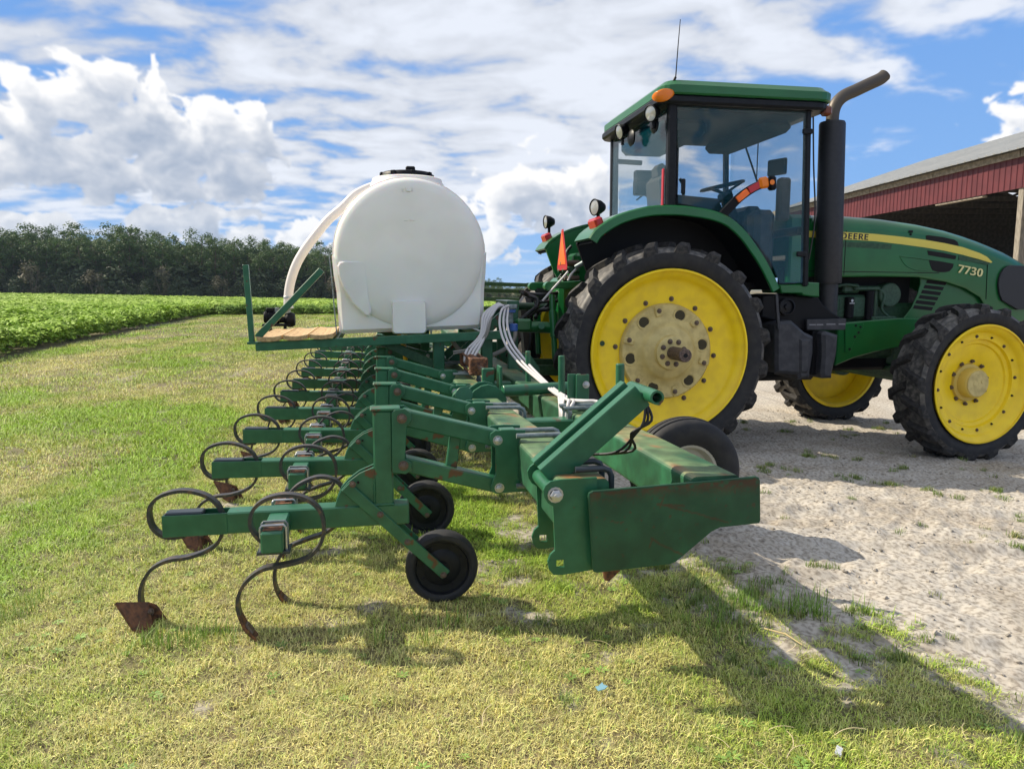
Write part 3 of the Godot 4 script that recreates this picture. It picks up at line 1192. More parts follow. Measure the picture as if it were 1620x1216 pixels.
func build_trees() -> void:
	var pines := []
	for k in 7:
		pines.append(pine(14.0, 100 + k))
	var bush := []
	for k in 5:
		bush.append(bushy(4.6, 2.4, 200 + k, Color(0.035, 0.06, 0.026), Color(0.085, 0.115, 0.048)))
	var brown := []
	for k in 4:
		brown.append(bushy(7.6, 2.6, 220 + k, Color(0.09, 0.088, 0.055), Color(0.19, 0.165, 0.10)))
	rng.seed = 31
	for r in 3:
		var i := 0
		var x := -68.0 + r * 0.9
		while x < 22.0 and i < 55:
			var z := -141.0 + (x + 68.0) * 0.15 - r * 4.5 + rng.randfn(0.0, 0.9)
			var h := tree_height(x) * rng.randf_range(0.78, 1.12) * (1.0 + 0.02 * r) / 14.0
			var p := Vector3(x, gh(x, z) - 0.1, z)
			plant_tree("pine_tree", pines, rng.randi() % 7, p, h, rng.randf_range(0.9, 1.25), "dark green pine in the %s of the far treeline, %s from the left edge" % [["front row", "middle row", "back row"][r], nth(i)], "tree", "pines of the far treeline")
			x += rng.randf_range(1.3, 2.4)
			i += 1
	var j := 0
	var x := -69.0
	while x < 24.0 and j < 59:
		var z := -137.5 + (x + 68.0) * 0.15 + rng.randfn(0.0, 0.5)
		var dry := rng.randf() < 0.2
		var h := rng.randf_range(0.5, 0.85) * minf(1.0, tree_height(x) / 9.0)
		plant_tree("bush", brown if dry else bush, rng.randi() % 4, Vector3(x, gh(x, z) - 0.1, z), h, rng.randf_range(0.9, 1.3), "%s at the foot of the far treeline, %s from the left edge" % ["brownish leafy bush" if dry else "low dark green bush", nth(j)], "bush", "bushes along the foot of the treeline", "foliage")
		x += rng.randf_range(1.4, 2.3)
		j += 1
	# the wood behind, which reads as one mass
	var xf := []
	var cl := []
	for k in 520:
		var xx := rng.randf_range(-84.0, 34.0)
		var z := -153.0 + (xx + 68.0) * 0.15 - rng.randf() * 14.0
		var h := tree_height(xx) * rng.randf_range(0.7, 0.97) / 14.0
		xf.append(Transform3D(Basis(Vector3.UP, rng.randf() * TAU).scaled(Vector3(h * 1.25, h, h * 1.25)), Vector3(xx, gh(xx, z) - 0.3, z)))
		cl.append(Color(1, 1, 1, 1))
	multi("distant_woods", pines[2][0], M.pine_leaf, xf, cl, "dense woods behind the front rows of the far treeline", "woods")
	var xb := []
	var cb := []
	for k in 420:
		var xx := rng.randf_range(-84.0, 40.0)
		var z := -140.0 + (xx + 68.0) * 0.15 - rng.randf() * 22.0
		var h := rng.randf_range(0.8, 1.5) * minf(1.0, tree_height(xx) / 9.0)
		xb.append(Transform3D(Basis(Vector3.UP, rng.randf() * TAU).scaled(Vector3(h * 1.3, h, h * 1.3)), Vector3(xx, gh(xx, z) - 0.3, z)))
		cb.append(Color(1, 1, 1, 1))
	multi("undergrowth", bush[1][0], M.pine_leaf, xb, cb, "dark undergrowth filling the woods below the pines", "undergrowth")


# ---- the open pole barn
func build_barn() -> void:
	var L := Vector3(0.134, 0, -0.991)
	var W := Vector3(0.991, 0, 0.134)
	var P := Vector3(16.8, -0.3, -17.25)
	var o := thing("pole_barn", "open pole barn with red metal fascia and grey corrugated roof behind the tractor", "barn", P)
	var bs := Basis(L, Vector3.UP, W)
	var s0 := -7.2
	var s1 := 15.3
	var yb := 4.34
	var yt := 5.15
	var ye := 5.42
	var wd := 14.0
	var pt := func(s: float, y: float, w: float) -> Vector3: return P + L * s + Vector3.UP * y + W * w
	# ribbed siding sheets under both eaves
	for side in 2:
		var w: float = 0.0 if side == 0 else wd
		var s := s0
		while s < s1 - 0.1:
			var mb := MB.new()
			var p := PackedVector2Array([Vector2(0, 0)])
			for k in 4:
				var x := 0.055 + k * 0.225
				p.append_array(PackedVector2Array([Vector2(x - 0.028, 0), Vector2(x - 0.012, -0.022), Vector2(x + 0.012, -0.022), Vector2(x + 0.028, 0)]))
			p.append(Vector2(0.897, 0))
			p.append(Vector2(0.897, 0.006))
			p.append(Vector2(0, 0.006))
			mb.prism(Transform3D(Basis(L, -W, Vector3.UP) if side == 1 else Basis(-L, W, Vector3.UP), pt.call(s + (0.9 if side == 0 else 0.0), 0.0, w)), p, yb, yt, 0.0)
			obj("siding_panel", mb, M.red_siding, o)
			s += 0.9
	# fascia boards
	for w in [-0.06, wd + 0.06]:
		var s := s0 - 0.3
		while s < s1:
			var mb := MB.new()
			mb.box(Transform3D(bs, pt.call(s + 1.87, yt + 0.11, w)), Vector3(3.72, 0.24, 0.05), 0.006)
			obj("fascia_board", mb, M.fascia_wood, o)
			s += 3.75
	# roof sheets with ribs, both slopes
	var yr := 7.75
	for side in 2:
		var we: float = -0.36 if side == 0 else wd + 0.36
		var e0: Vector3 = pt.call(0.0, ye - 0.12, we)
		var e1: Vector3 = pt.call(0.0, yr, wd * 0.5)
		var up := (e1 - e0).normalized()
		var nn := L.cross(up).normalized()
		if nn.y < 0.0:
			nn = -nn
		var len := e0.distance_to(e1)
		var lm := MB.new()
		lm.box(Transform3D(Basis(L, nn, L.cross(nn)), (e0 + e1) * 0.5 + L * (s0 + s1) * 0.5 - nn * 0.05), Vector3(s1 - s0 + 0.2, 0.04, len - 0.3), 0.0)
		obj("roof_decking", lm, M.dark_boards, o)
		var s := s0 - 0.4
		while s < s1 + 0.2:
			var mb := MB.new()
			var p := PackedVector2Array([Vector2(0, 0)])
			for k in 3:
				var x := 0.12 + k * 0.3
				p.append_array(PackedVector2Array([Vector2(x - 0.05, 0), Vector2(x - 0.02, 0.032), Vector2(x + 0.02, 0.032), Vector2(x + 0.05, 0)]))
			p.append(Vector2(0.897, 0))
			p.append(Vector2(0.897, -0.006))
			p.append(Vector2(0, -0.006))
			var b := Basis(L, nn, L.cross(nn))
			var z1 := len if b.z.dot(up) > 0.0 else 0.0
			mb.prism(Transform3D(b, e0 + L * s + nn * 0.003 * float(int(s * 10.0) % 2)), p, z1 - len, z1, 0.0)
			obj("roof_sheet", mb, M.galvanised, o)
			s += 0.9
	# posts, plates, trusses
	for w in [0.13, wd - 0.13]:
		for k in 5:
			var s: float = [-6.6, 0.0, 13.6, 15.0, 15.0][k] if w < 1.0 else -5.9 + k * 5.2
			if w < 1.0 and k > 2:
				continue
			var mb := MB.new()
			mb.box(Transform3D(bs, pt.call(s, 2.45, w)), Vector3(0.2, 5.1, 0.2), 0.008)
			obj("post", mb, M.grey_wood, o)
			if w < 1.0:
				var br := MB.new()
				br.bar(pt.call(s, 3.3, w + 0.02), pt.call(s - 1.3, 4.7, w + 0.02), 0.09, 0.14)
				obj("brace", br, M.grey_wood, o)
		var pl := MB.new()
		pl.box(Transform3D(bs, pt.call((s0 + s1) * 0.5, 5.1, w)), Vector3(s1 - s0, 0.26, 0.09), 0.006)
		obj("eave_plate", pl, M.grey_wood, o)
	var k := 0
	var s := s0 + 0.5
	while s < s1:
		var tr := MB.new()
		tr.bar(pt.call(s, 4.86, 0.2), pt.call(s, 4.86, wd - 0.2), 0.05, 0.16)
		tr.bar(pt.call(s, 5.0, 0.1), pt.call(s, yr - 0.12, wd * 0.5), 0.05, 0.14)
		tr.bar(pt.call(s, 5.0, wd - 0.1), pt.call(s, yr - 0.12, wd * 0.5), 0.05, 0.14)
		for q in [0.25, 0.5, 0.75]:
			tr.bar(pt.call(s, 4.86, wd * q), pt.call(s, 5.0 + (yr - 5.1) * (1.0 - absf(q - 0.5) * 2.0), wd * q), 0.05, 0.1)
		tr.bar(pt.call(s, 4.86, wd * 0.5), pt.call(s, 6.2, wd * 0.25), 0.05, 0.1)
		tr.bar(pt.call(s, 4.86, wd * 0.5), pt.call(s, 6.2, wd * 0.75), 0.05, 0.1)
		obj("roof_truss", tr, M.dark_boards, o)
		s += 2.2
	# closed gable at the far end and dark boarding half-way up the far side
	var g := MB.new()
	g.prism(Transform3D(Basis(W, Vector3.UP, W.cross(Vector3.UP)), pt.call(s1, 0.0, 0.0)), PackedVector2Array([Vector2(0.2, 0), Vector2(wd - 0.2, 0), Vector2(wd - 0.2, 5.0), Vector2(wd * 0.5, yr - 0.1), Vector2(0.2, 5.0)]), -0.03, 0.03, 0.0)
	obj("end_wall", g, M.dark_boards, o)
	for e in [[-4.0, 5.5], [6.5, 15.0]]:
		var bw := MB.new()
		bw.box(Transform3D(bs, pt.call((e[0] + e[1]) * 0.5, 1.5, wd - 0.3)), Vector3(e[1] - e[0], 3.0, 0.05), 0.0)
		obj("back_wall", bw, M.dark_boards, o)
	for e in [[1.6, 3.8], [9.5, 12.0]]:
		var st := MB.new()
		st.box(Transform3D(bs, pt.call(e[0] + 1.0, yb - 0.03, 0.1)), Vector3(e[1] - e[0], 0.05, 0.14), 0.004)
		obj("soffit_board", st, M.fascia_wood, o)


# how the hinged wings of the toolbar droop towards its middle
func ty(z: float) -> float:
	return line(-absf(z + 7.54), [[-5.2, 0.012], [-4.34, 0.0], [-3.37, -0.035], [-2.4, -0.06], [0.0, -0.065]])


# the plate's near face again as a fine grid that carries rust and scratches
func rust_face(mb: MB, z: float) -> void:
	var poly: PackedVector2Array = PackedVector2Array([Vector2(0.71, 0.706), Vector2(0.713, 0.717), Vector2(0.725, 0.723), Vector2(1.022, 0.734), Vector2(1.333, 0.745), Vector2(1.342, 0.742), Vector2(1.346, 0.733), Vector2(1.355, 0.585), Vector2(1.352, 0.577), Vector2(1.201, 0.57), Vector2(1.17, 0.557), Vector2(1.038, 0.455), Vector2(1.015, 0.447), Vector2(0.744, 0.434), Vector2(0.735, 0.437), Vector2(0.73, 0.444)])
	var lo := poly[0]
	var hi := poly[0]
	for p in poly:
		lo = lo.min(p)
		hi = hi.max(p)
	var s := 0.0045
	for j in int((hi.y - lo.y) / s) + 1:
		for i in int((hi.x - lo.x) / s) + 1:
			var q := []
			var ok := true
			for e in [[0, 0], [1, 0], [1, 1], [0, 1]]:
				var w := Vector2(lo.x + (i + e[0]) * s, lo.y + (j + e[1]) * s)
				ok = ok and Geometry2D.is_point_in_polygon(w, poly)
				q.append(w)
			if not ok:
				continue
			var n0 := mb.v.size()
			mb.q(V(q[0].x, q[0].y, z), V(q[1].x, q[1].y, z), V(q[2].x, q[2].y, z), V(q[3].x, q[3].y, z), Vector3.BACK, Vector3.BACK, Vector3.BACK, Vector3.BACK)
			for k in range(n0, mb.v.size()):
				var p := mb.v[k]
				var top: float = lerpf(0.722, 0.752, (p.x - 0.72) / 0.65) - p.y
				var nn := nz2.get_noise_2d(p.x * 26.0, p.y * 26.0)
				var c := Color(0.0135, 0.084, 0.04) * (0.92 + 0.3 * nz.get_noise_2d(p.x * 5.0, p.y * 5.0))
				var r := smooth(0.055, 0.0, top + nn * 0.045 - 0.02 * smooth(1.0, 1.3, p.x)) * smooth(-0.4, 0.2, nn + 0.1)
				r = maxf(r, smooth(0.52, 0.66, nn + 0.12 * smooth(0.2, 0.0, top)) * 0.7)
				for sc in [[0.98, 0.665, 1.23, 0.585], [0.96, 0.665, 1.06, 0.655], [0.985, 0.70, 0.97, 0.655], [0.94, 0.545, 0.98, 0.515], [0.98, 0.515, 1.06, 0.475], [0.945, 0.545, 0.935, 0.51]]:
					var cl := Geometry2D.get_closest_point_to_segment(Vector2(p.x, p.y), Vector2(sc[0], sc[1]), Vector2(sc[2], sc[3]))
					r = maxf(r, smooth(0.0048, 0.0014, cl.distance_to(Vector2(p.x, p.y + nn * 0.006))) * 0.8)
				c = c.lerp(Color(0.075, 0.028, 0.014), clampf(r, 0.0, 1.0))
				mb.c[k] = Color(c.r, c.g, c.b, 1.0)


func slab(mb: MB, p: Array, off: Vector3) -> void:
	var c := Vector3.ZERO
	for w in p:
		c += w
	c = c / p.size() + off * 0.5
	var q := []
	for w in p:
		q.append(w + off)
	mb.poly(p, c)
	mb.poly(q, c)
	for i in p.size():
		var j := (i + 1) % p.size()
		mb.poly([p[i], p[j], q[j], q[i]], c)


func u_bolt(mb: MB, x0: float, x1: float, y0: float, y1: float, z: float, r: float) -> void:
	var b := 0.03
	var p := [V(x0, y1, z), V(x1 - b, y1, z), V(x1 - b * 0.3, y1 - b * 0.3, z), V(x1, y1 - b, z), V(x1, y0 + b, z), V(x1 - b * 0.3, y0 + b * 0.3, z), V(x1 - b, y0, z), V(x0, y0, z)]
	mb.tube(p, r, 10)


func make_unit() -> Node3D:
	var o := thing("cultivator_row_unit", "nearest cultivator row unit with rusty sweep, the first from the near end of the toolbar", "row unit", V(0, 0, -3.245), "cultivator row units along the toolbar")
	var zc := -3.245
	var I := Transform3D()
	var g: Material = M.implement_paint
	var m := MB.new()
	m.box(at(V(0.017, 0.65, zc)), V(0.085, 0.492, 0.085), 0.008)
	m.box(at(V(0.03, 0.9, zc)), V(0.13, 0.012, 0.1), 0.003)
	obj("mast", m, g, o)
	for s in [-1.0, 1.0]:
		m = MB.new()
		m.prism(at(V(0, 0, zc + s * 0.05)), PackedVector2Array([Vector2(0.057, 0.888), Vector2(0.072, 0.901), Vector2(0.113, 0.904), Vector2(0.139, 0.886), Vector2(0.143, 0.854), Vector2(0.12, 0.823), Vector2(0.111, 0.68), Vector2(0.138, 0.663), Vector2(0.139, 0.63), Vector2(0.113, 0.614), Vector2(0.054, 0.624)]), -0.006, 0.006, 0.002)
		obj("mast_bracket", m, g, o)
	m = MB.new()
	m.bar(V(0.10, 0.862, zc), V(0.52, 0.751, zc), 0.078, 0.072, Vector3.UP, 0.006)
	m.cyl(V(0.52, 0.751, zc - 0.05), V(0.52, 0.751, zc + 0.05), 0.034, 18)
	obj("upper_arm", m, g, o)
	m = MB.new()
	m.bar(V(0.103, 0.654, zc), V(0.527, 0.534, zc), 0.078, 0.066, Vector3.UP, 0.006)
	m.cyl(V(0.527, 0.534, zc - 0.05), V(0.527, 0.534, zc + 0.05), 0.032, 18)
	obj("lower_arm", m, g, o)
	m = MB.new()
	m.bar(V(0.315, 0.60, zc - 0.02), V(0.345, 0.80, zc - 0.02), 0.045, 0.05, Vector3.RIGHT, 0.004)
	obj("arm_strut", m, g, o)
	for s in [0, 1]:
		m = MB.new()
		m.prism(at(V(0, 0, zc + [0.056, -0.066][s])), PackedVector2Array([Vector2(0.482, 0.756), Vector2(0.488, 0.782), Vector2(0.508, 0.795), Vector2(0.569, 0.797), Vector2(0.645, 0.793), Vector2(0.644, 0.764), Vector2(0.626, 0.758), Vector2(0.616, 0.739), Vector2(0.617, 0.692), Vector2(0.625, 0.553), Vector2(0.665, 0.51), Vector2(0.593, 0.51), Vector2(0.51, 0.508), Vector2(0.494, 0.517), Vector2(0.489, 0.54), Vector2(0.497, 0.566), Vector2(0.511, 0.601), Vector2(0.51, 0.715), Vector2(0.492, 0.73)]), -0.005, 0.006, 0.002)
		if s == 0:
			m.box(at(V(0.567, 0.79, zc + 0.03)), V(0.07, 0.016, 0.06), 0.003)
		obj("tube_bracket", m, g, o)
	for b in [[0.10, 0.862], [0.103, 0.654], [0.52, 0.751], [0.527, 0.534]]:
		m = MB.new()
		m.bolt(V(b[0], b[1], zc + 0.06), Vector3.BACK, 0.0165, 0.014)
		obj("pivot_bolt", m, M.zinc if b[0] > 0.3 else M.old_bolt, o)
	for dz in [0.085, -0.04]:
		m = MB.new()
		u_bolt(m, 0.60, 0.825, 0.545, 0.772, zc + dz, 0.0115)
		obj("u_bolt", m, M.grey_steel, o)
	# beam with the slotted rear end
	m = MB.new()
	m.box(at(V(-0.26, 0.4315, zc)), V(0.77, 0.093, 0.09), 0.006)
	m.box(at(V(-0.77, 0.4315, zc + 0.0415)), V(0.26, 0.093, 0.007), 0.002)
	m.box(at(V(-0.77, 0.4315, zc - 0.0415)), V(0.26, 0.093, 0.007), 0.002)
	m.box(at(V(-0.77, 0.389, zc)), V(0.258, 0.008, 0.076), 0.001)
	m.box(at(V(-0.896, 0.43, zc)), V(0.008, 0.09, 0.078), 0.001)
	obj("beam", m, g, o)
	m = MB.new()
	m.box(at(V(-0.815, 0.474, zc)), V(0.15, 0.022, 0.066), 0.005)
	obj("tine_clamp", m, M.dark_steel, o)
	m = MB.new()
	m.prism(at(V(0, 0, zc + 0.03)), PackedVector2Array([Vector2(-0.199, 0.462), Vector2(-0.187, 0.507), Vector2(-0.168, 0.549), Vector2(-0.137, 0.585), Vector2(-0.087, 0.622), Vector2(-0.02, 0.649), Vector2(-0.025, 0.453)]), -0.007, 0.007, 0.002)
	obj("quadrant_plate", m, g, o)
	m = MB.new()
	m.prism(at(V(0, 0, zc - 0.03)), PackedVector2Array([Vector2(-0.199, 0.462), Vector2(-0.187, 0.507), Vector2(-0.168, 0.549), Vector2(-0.137, 0.585), Vector2(-0.087, 0.622), Vector2(-0.02, 0.649), Vector2(-0.025, 0.453)]), -0.007, 0.007, 0.002)
	obj("quadrant_plate", m, g, o)
	for u in [[0.0, 0.0], [0.32, 0.25], [0.62, 0.45]]:
		m = MB.new()
		var q: Vector2 = PackedVector2Array([Vector2(-0.143, 0.533), Vector2(-0.062, 0.612)])[0].lerp(PackedVector2Array([Vector2(-0.143, 0.533), Vector2(-0.062, 0.612)])[1], u[0])
		m.cyl(V(q.x, q.y + 0.006 * u[1], zc + 0.03), V(q.x, q.y, zc + 0.042), 0.006, 10, 0.001)
		obj("quadrant_pin", m, M.dark_void, o)
	for s in [0.05, -0.05]:
		m = MB.new()
		m.bar(Vector3(-0.147, 0.57, -3.185) * V(1, 1, 0) + V(0, 0, zc + s), Vector3(0.285, 0.14, -3.185) * V(1, 1, 0) + V(0, 0, zc + s), 0.011, 0.05, Vector3.UP, 0.003)
		obj("wheel_arm", m, g, o)
	for b in [Vector3(-0.116, 0.579, -3.185), Vector3(-0.001, 0.438, -3.185), Vector3(0.115, 0.306, -3.185), Vector3(0.272, 0.143, -3.185)]:
		m = MB.new()
		m.bolt(V(b.x, b.y, zc + 0.055), Vector3.BACK, 0.011, 0.01)
		obj("arm_bolt", m, M.old_bolt, o)
	m = MB.new()
	for e in [[V(-0.026, 0.479, -3.201), V(0.062, 0.479, -3.201)], [V(0.062, 0.62, -3.199), V(0.062, 0.89, -3.199)], [V(-0.024, 0.60, -3.203), V(-0.024, 0.475, -3.203)]]:
		var pth := []
		for k in 15:
			pth.append(e[0].lerp(e[1], k / 14.0) + V(sin(k * 2.1), cos(k * 1.7), 0) * 0.0012)
		m.tube(pth, 0.0045, 6, [0.6, 1.1, 0.9, 1.15, 0.85, 1.1, 0.95, 1.2, 0.9, 1.1, 0.85, 1.15, 0.9, 1.1, 0.6])
	obj("weld_bead", m, g, o).set_meta("kind", "stuff")
	# gauge wheel
	var w := empty("gauge_wheel", o)
	w.position = V(0.269, 0.166, 0.0)
	org = V(0, 0, 0)
	m = MB.new()
	m.lathe(I, PackedVector2Array([Vector2(0.125, -0.04), Vector2(0.140, -0.046), Vector2(0.155, -0.043), Vector2(0.163, -0.028), Vector2(0.165, 0.0), Vector2(0.163, 0.028), Vector2(0.155, 0.043), Vector2(0.140, 0.046), Vector2(0.132, 0.044), Vector2(0.125, 0.036)]), 44, 0.7)
	obj("tyre", m, M.rubber, w)
	m = MB.new()
	m.lathe(I, PackedVector2Array([Vector2(0.0, -0.02), Vector2(0.126, -0.02), Vector2(0.126, 0.036), Vector2(0.122, 0.036), Vector2(0.116, 0.024), Vector2(0.085, 0.021), Vector2(0.075, 0.027), Vector2(0.03, 0.028), Vector2(0.028, 0.04), Vector2(0.0, 0.04)]), 40, 0.85)
	obj("disc", m, M.soot_black, w)
	for k in 4:
		m = MB.new()
		var a := k * PI / 2 + 0.5
		m.bolt(V(cos(a) * 0.098, sin(a) * 0.098, 0.022), Vector3.BACK, 0.006, 0.006)
		obj("disc_bolt", m, M.dark_void, w)
	# cross bar and the three spring tines
	org = o.position
	m = MB.new()
	m.box(at(V(-0.425, 0.425, -3.2)), V(0.085, 0.085, 0.54), 0.006)
	obj("cross_bar", m, g, o)
	for z in [-3.0, -3.37]:
		m = MB.new()
		m.box(at(V(-0.425, 0.469, z)), V(0.075, 0.006, 0.09), 0.002)
		obj("rust_plate", m, M.rust, o)
	for z in [-2.985, -3.035, -3.35, -3.40]:
		m = MB.new()
		m.tube([V(-0.475, 0.36, z), V(-0.475, 0.472, z), V(-0.468, 0.481, z), V(-0.385, 0.481, z), V(-0.376, 0.472, z), V(-0.376, 0.36, z)], 0.006, 8)
		obj("clamp_u_bolt", m, M.zinc if z < -3.3 or z > -3.0 else M.grey_steel, o)
	for z in [-3.01, -3.375]:
		m = MB.new()
		m.box(at(V(-0.425, 0.372, z)), V(0.13, 0.014, 0.09), 0.003)
		obj("clamp_plate", m, M.dark_steel, o)
	var sec := rect(0.0135, 0.042)
	m = MB.new()
	m.sweep(curve(xyz(PackedVector2Array([Vector2(-0.425, 0.408), Vector2(-0.465, 0.413), Vector2(-0.492, 0.439), Vector2(-0.512, 0.484), Vector2(-0.5, 0.544), Vector2(-0.448, 0.587), Vector2(-0.368, 0.601), Vector2(-0.293, 0.58), Vector2(-0.241, 0.528), Vector2(-0.228, 0.45), Vector2(-0.249, 0.38), Vector2(-0.307, 0.329), Vector2(-0.389, 0.31), Vector2(-0.47, 0.299), Vector2(-0.532, 0.257), Vector2(-0.568, 0.2), Vector2(-0.574, 0.14), Vector2(-0.555, 0.072), Vector2(-0.522, 0.021)]), -3.0), 5), sec, false, Vector3.BACK)
	obj("spring_tine", m, M.spring_steel, o)
	m = MB.new()
	m.sweep(curve(xyz(PackedVector2Array([Vector2(-0.365, 0.433), Vector2(-0.405, 0.436), Vector2(-0.415, 0.466), Vector2(-0.396, 0.508), Vector2(-0.35, 0.547), Vector2(-0.275, 0.573), Vector2(-0.206, 0.559), Vector2(-0.167, 0.514), Vector2(-0.158, 0.447), Vector2(-0.189, 0.362), Vector2(-0.254, 0.311), Vector2(-0.342, 0.283), Vector2(-0.423, 0.248), Vector2(-0.465, 0.195), Vector2(-0.482, 0.122), Vector2(-0.476, 0.06), Vector2(-0.453, 0.008)]), -3.375), 5), sec, false, Vector3.BACK)
	obj("spring_tine", m, M.spring_steel, o)
	m = MB.new()
	m.sweep(curve(xyz(PackedVector2Array([Vector2(-0.82, 0.377), Vector2(-0.877, 0.373), Vector2(-0.915, 0.386), Vector2(-0.946, 0.419), Vector2(-0.958, 0.471), Vector2(-0.946, 0.521), Vector2(-0.901, 0.558), Vector2(-0.82, 0.573), Vector2(-0.738, 0.552), Vector2(-0.687, 0.51), Vector2(-0.667, 0.46), Vector2(-0.665, 0.402), Vector2(-0.689, 0.34), Vector2(-0.74, 0.303), Vector2(-0.815, 0.281), Vector2(-0.893, 0.273), Vector2(-0.957, 0.243), Vector2(-0.995, 0.193), Vector2(-1.013, 0.137), Vector2(-1.01, 0.082), Vector2(-0.995, 0.042)]), -3.245), 5), sec, false, Vector3.BACK)
	obj("spring_tine", m, M.spring_steel, o)
	m = MB.new()
	m.sweep(curve(xyz(PackedVector2Array([Vector2(-0.566, 0.114), Vector2(-0.55, 0.068), Vector2(-0.521, 0.027), Vector2(-0.492, -0.004), Vector2(-0.458, -0.031)]), -2.995), 4), rect(0.012, 0.06), false, Vector3.BACK, true, [0.7, 0.8, 0.9, 0.97, 1.0, 1.0, 0.98, 0.95, 0.9, 0.85, 0.8, 0.72, 0.66, 0.6, 0.55, 0.5, 0.4])
	obj("shovel_point", m, M.rust, o)
	m = MB.new()
	m.sweep(curve(xyz(PackedVector2Array([Vector2(-0.462, 0.042), Vector2(-0.443, 0.009), Vector2(-0.41, -0.024), Vector2(-0.371, -0.053), Vector2(-0.336, -0.074)]), -3.37), 4), rect(0.012, 0.06), false, Vector3.BACK, true, [0.7, 0.8, 0.9, 0.97, 1.0, 1.0, 0.98, 0.95, 0.9, 0.85, 0.8, 0.72, 0.66, 0.6, 0.55, 0.5, 0.4])
	obj("shovel_point", m, M.rust, o)
	# the sweep: two wings that meet in a keel
	for e in [[Vector3(-0.552, 0.071, -2.995), Vector3(-0.525, 0.031, -2.995)], [Vector3(-0.45, 0.016, -3.37), Vector3(-0.417, -0.02, -3.37)]]:
		m = MB.new()
		m.bar(e[0], e[1], 0.046, 0.026, Vector3.UP, 0.005)
		obj("point_collar", m, M.old_bolt, o)
	m = MB.new()
	var keel: Array = [Vector3(-0.991, 0.087, -3.24), Vector3(-0.958, 0.073, -3.24), Vector3(-0.873, -0.08, -3.24), Vector3(-0.918, -0.133, -3.24)]
	var wing: Array = [Vector3(-0.93, -0.066, -3.12), Vector3(-0.977, -0.001, -3.12), Vector3(-1.018, 0.025, -3.12), Vector3(-1.076, 0.144, -3.12)]
	slab(m, [keel[0], keel[1], keel[2], keel[3], wing[0]], V(0.006, 0.006, -0.003))
	slab(m, [keel[0], wing[0], wing[1]], V(0.006, 0.006, -0.003))
	slab(m, [keel[0], wing[1], wing[2], wing[3]], V(0.006, 0.006, -0.003))
	obj("sweep_blade", m, M.rust, o)
	m = MB.new()
	m.bolt(Vector3(-0.971, 0.058, -3.22), V(-0.3, 0.3, 1), 0.012, 0.012)
	obj("sweep_bolt", m, M.old_bolt, o)
	return o


func build_units() -> void:
	var o := make_unit()
	var u := 0.965
	var look := ["", "second cultivator row unit, close behind the nearest one", "third cultivator row unit from the near end, its arm just before the hinge plate", "fourth cultivator row unit from the near end, under the front edge of the tank platform", "fifth cultivator row unit from the near end, below the white tank's near end", "sixth cultivator row unit from the near end, below the middle of the tank", "seventh cultivator row unit from the near end, below the tank's far half", "eighth cultivator row unit, third from the far end of the toolbar", "ninth cultivator row unit, second from the far end of the toolbar", "tenth cultivator row unit, the one at the far end of the toolbar"]
	for k in range(1, 10):
		var c: Node3D = o.duplicate()
		c.name = numbered("cultivator_row_unit")
		add_child(c, true)
		var z := -3.245 - u * k
		var rz: float = [0.0, -0.022, -0.035, -0.03, -0.035, -0.03, -0.04, -0.045, -0.05, -0.045][k]
		c.rotation.z = rz
		# turned about the bracket on the tube
		var piv := V(0.6, 0.66, 0)
		c.position = V(0.004 * k, ty(z), z) + piv - Basis(Vector3.BACK, rz) * piv + V(0, 0.008 + 0.0015 * sin(k * 7.0), 0)
		c.set_meta("label", look[k])


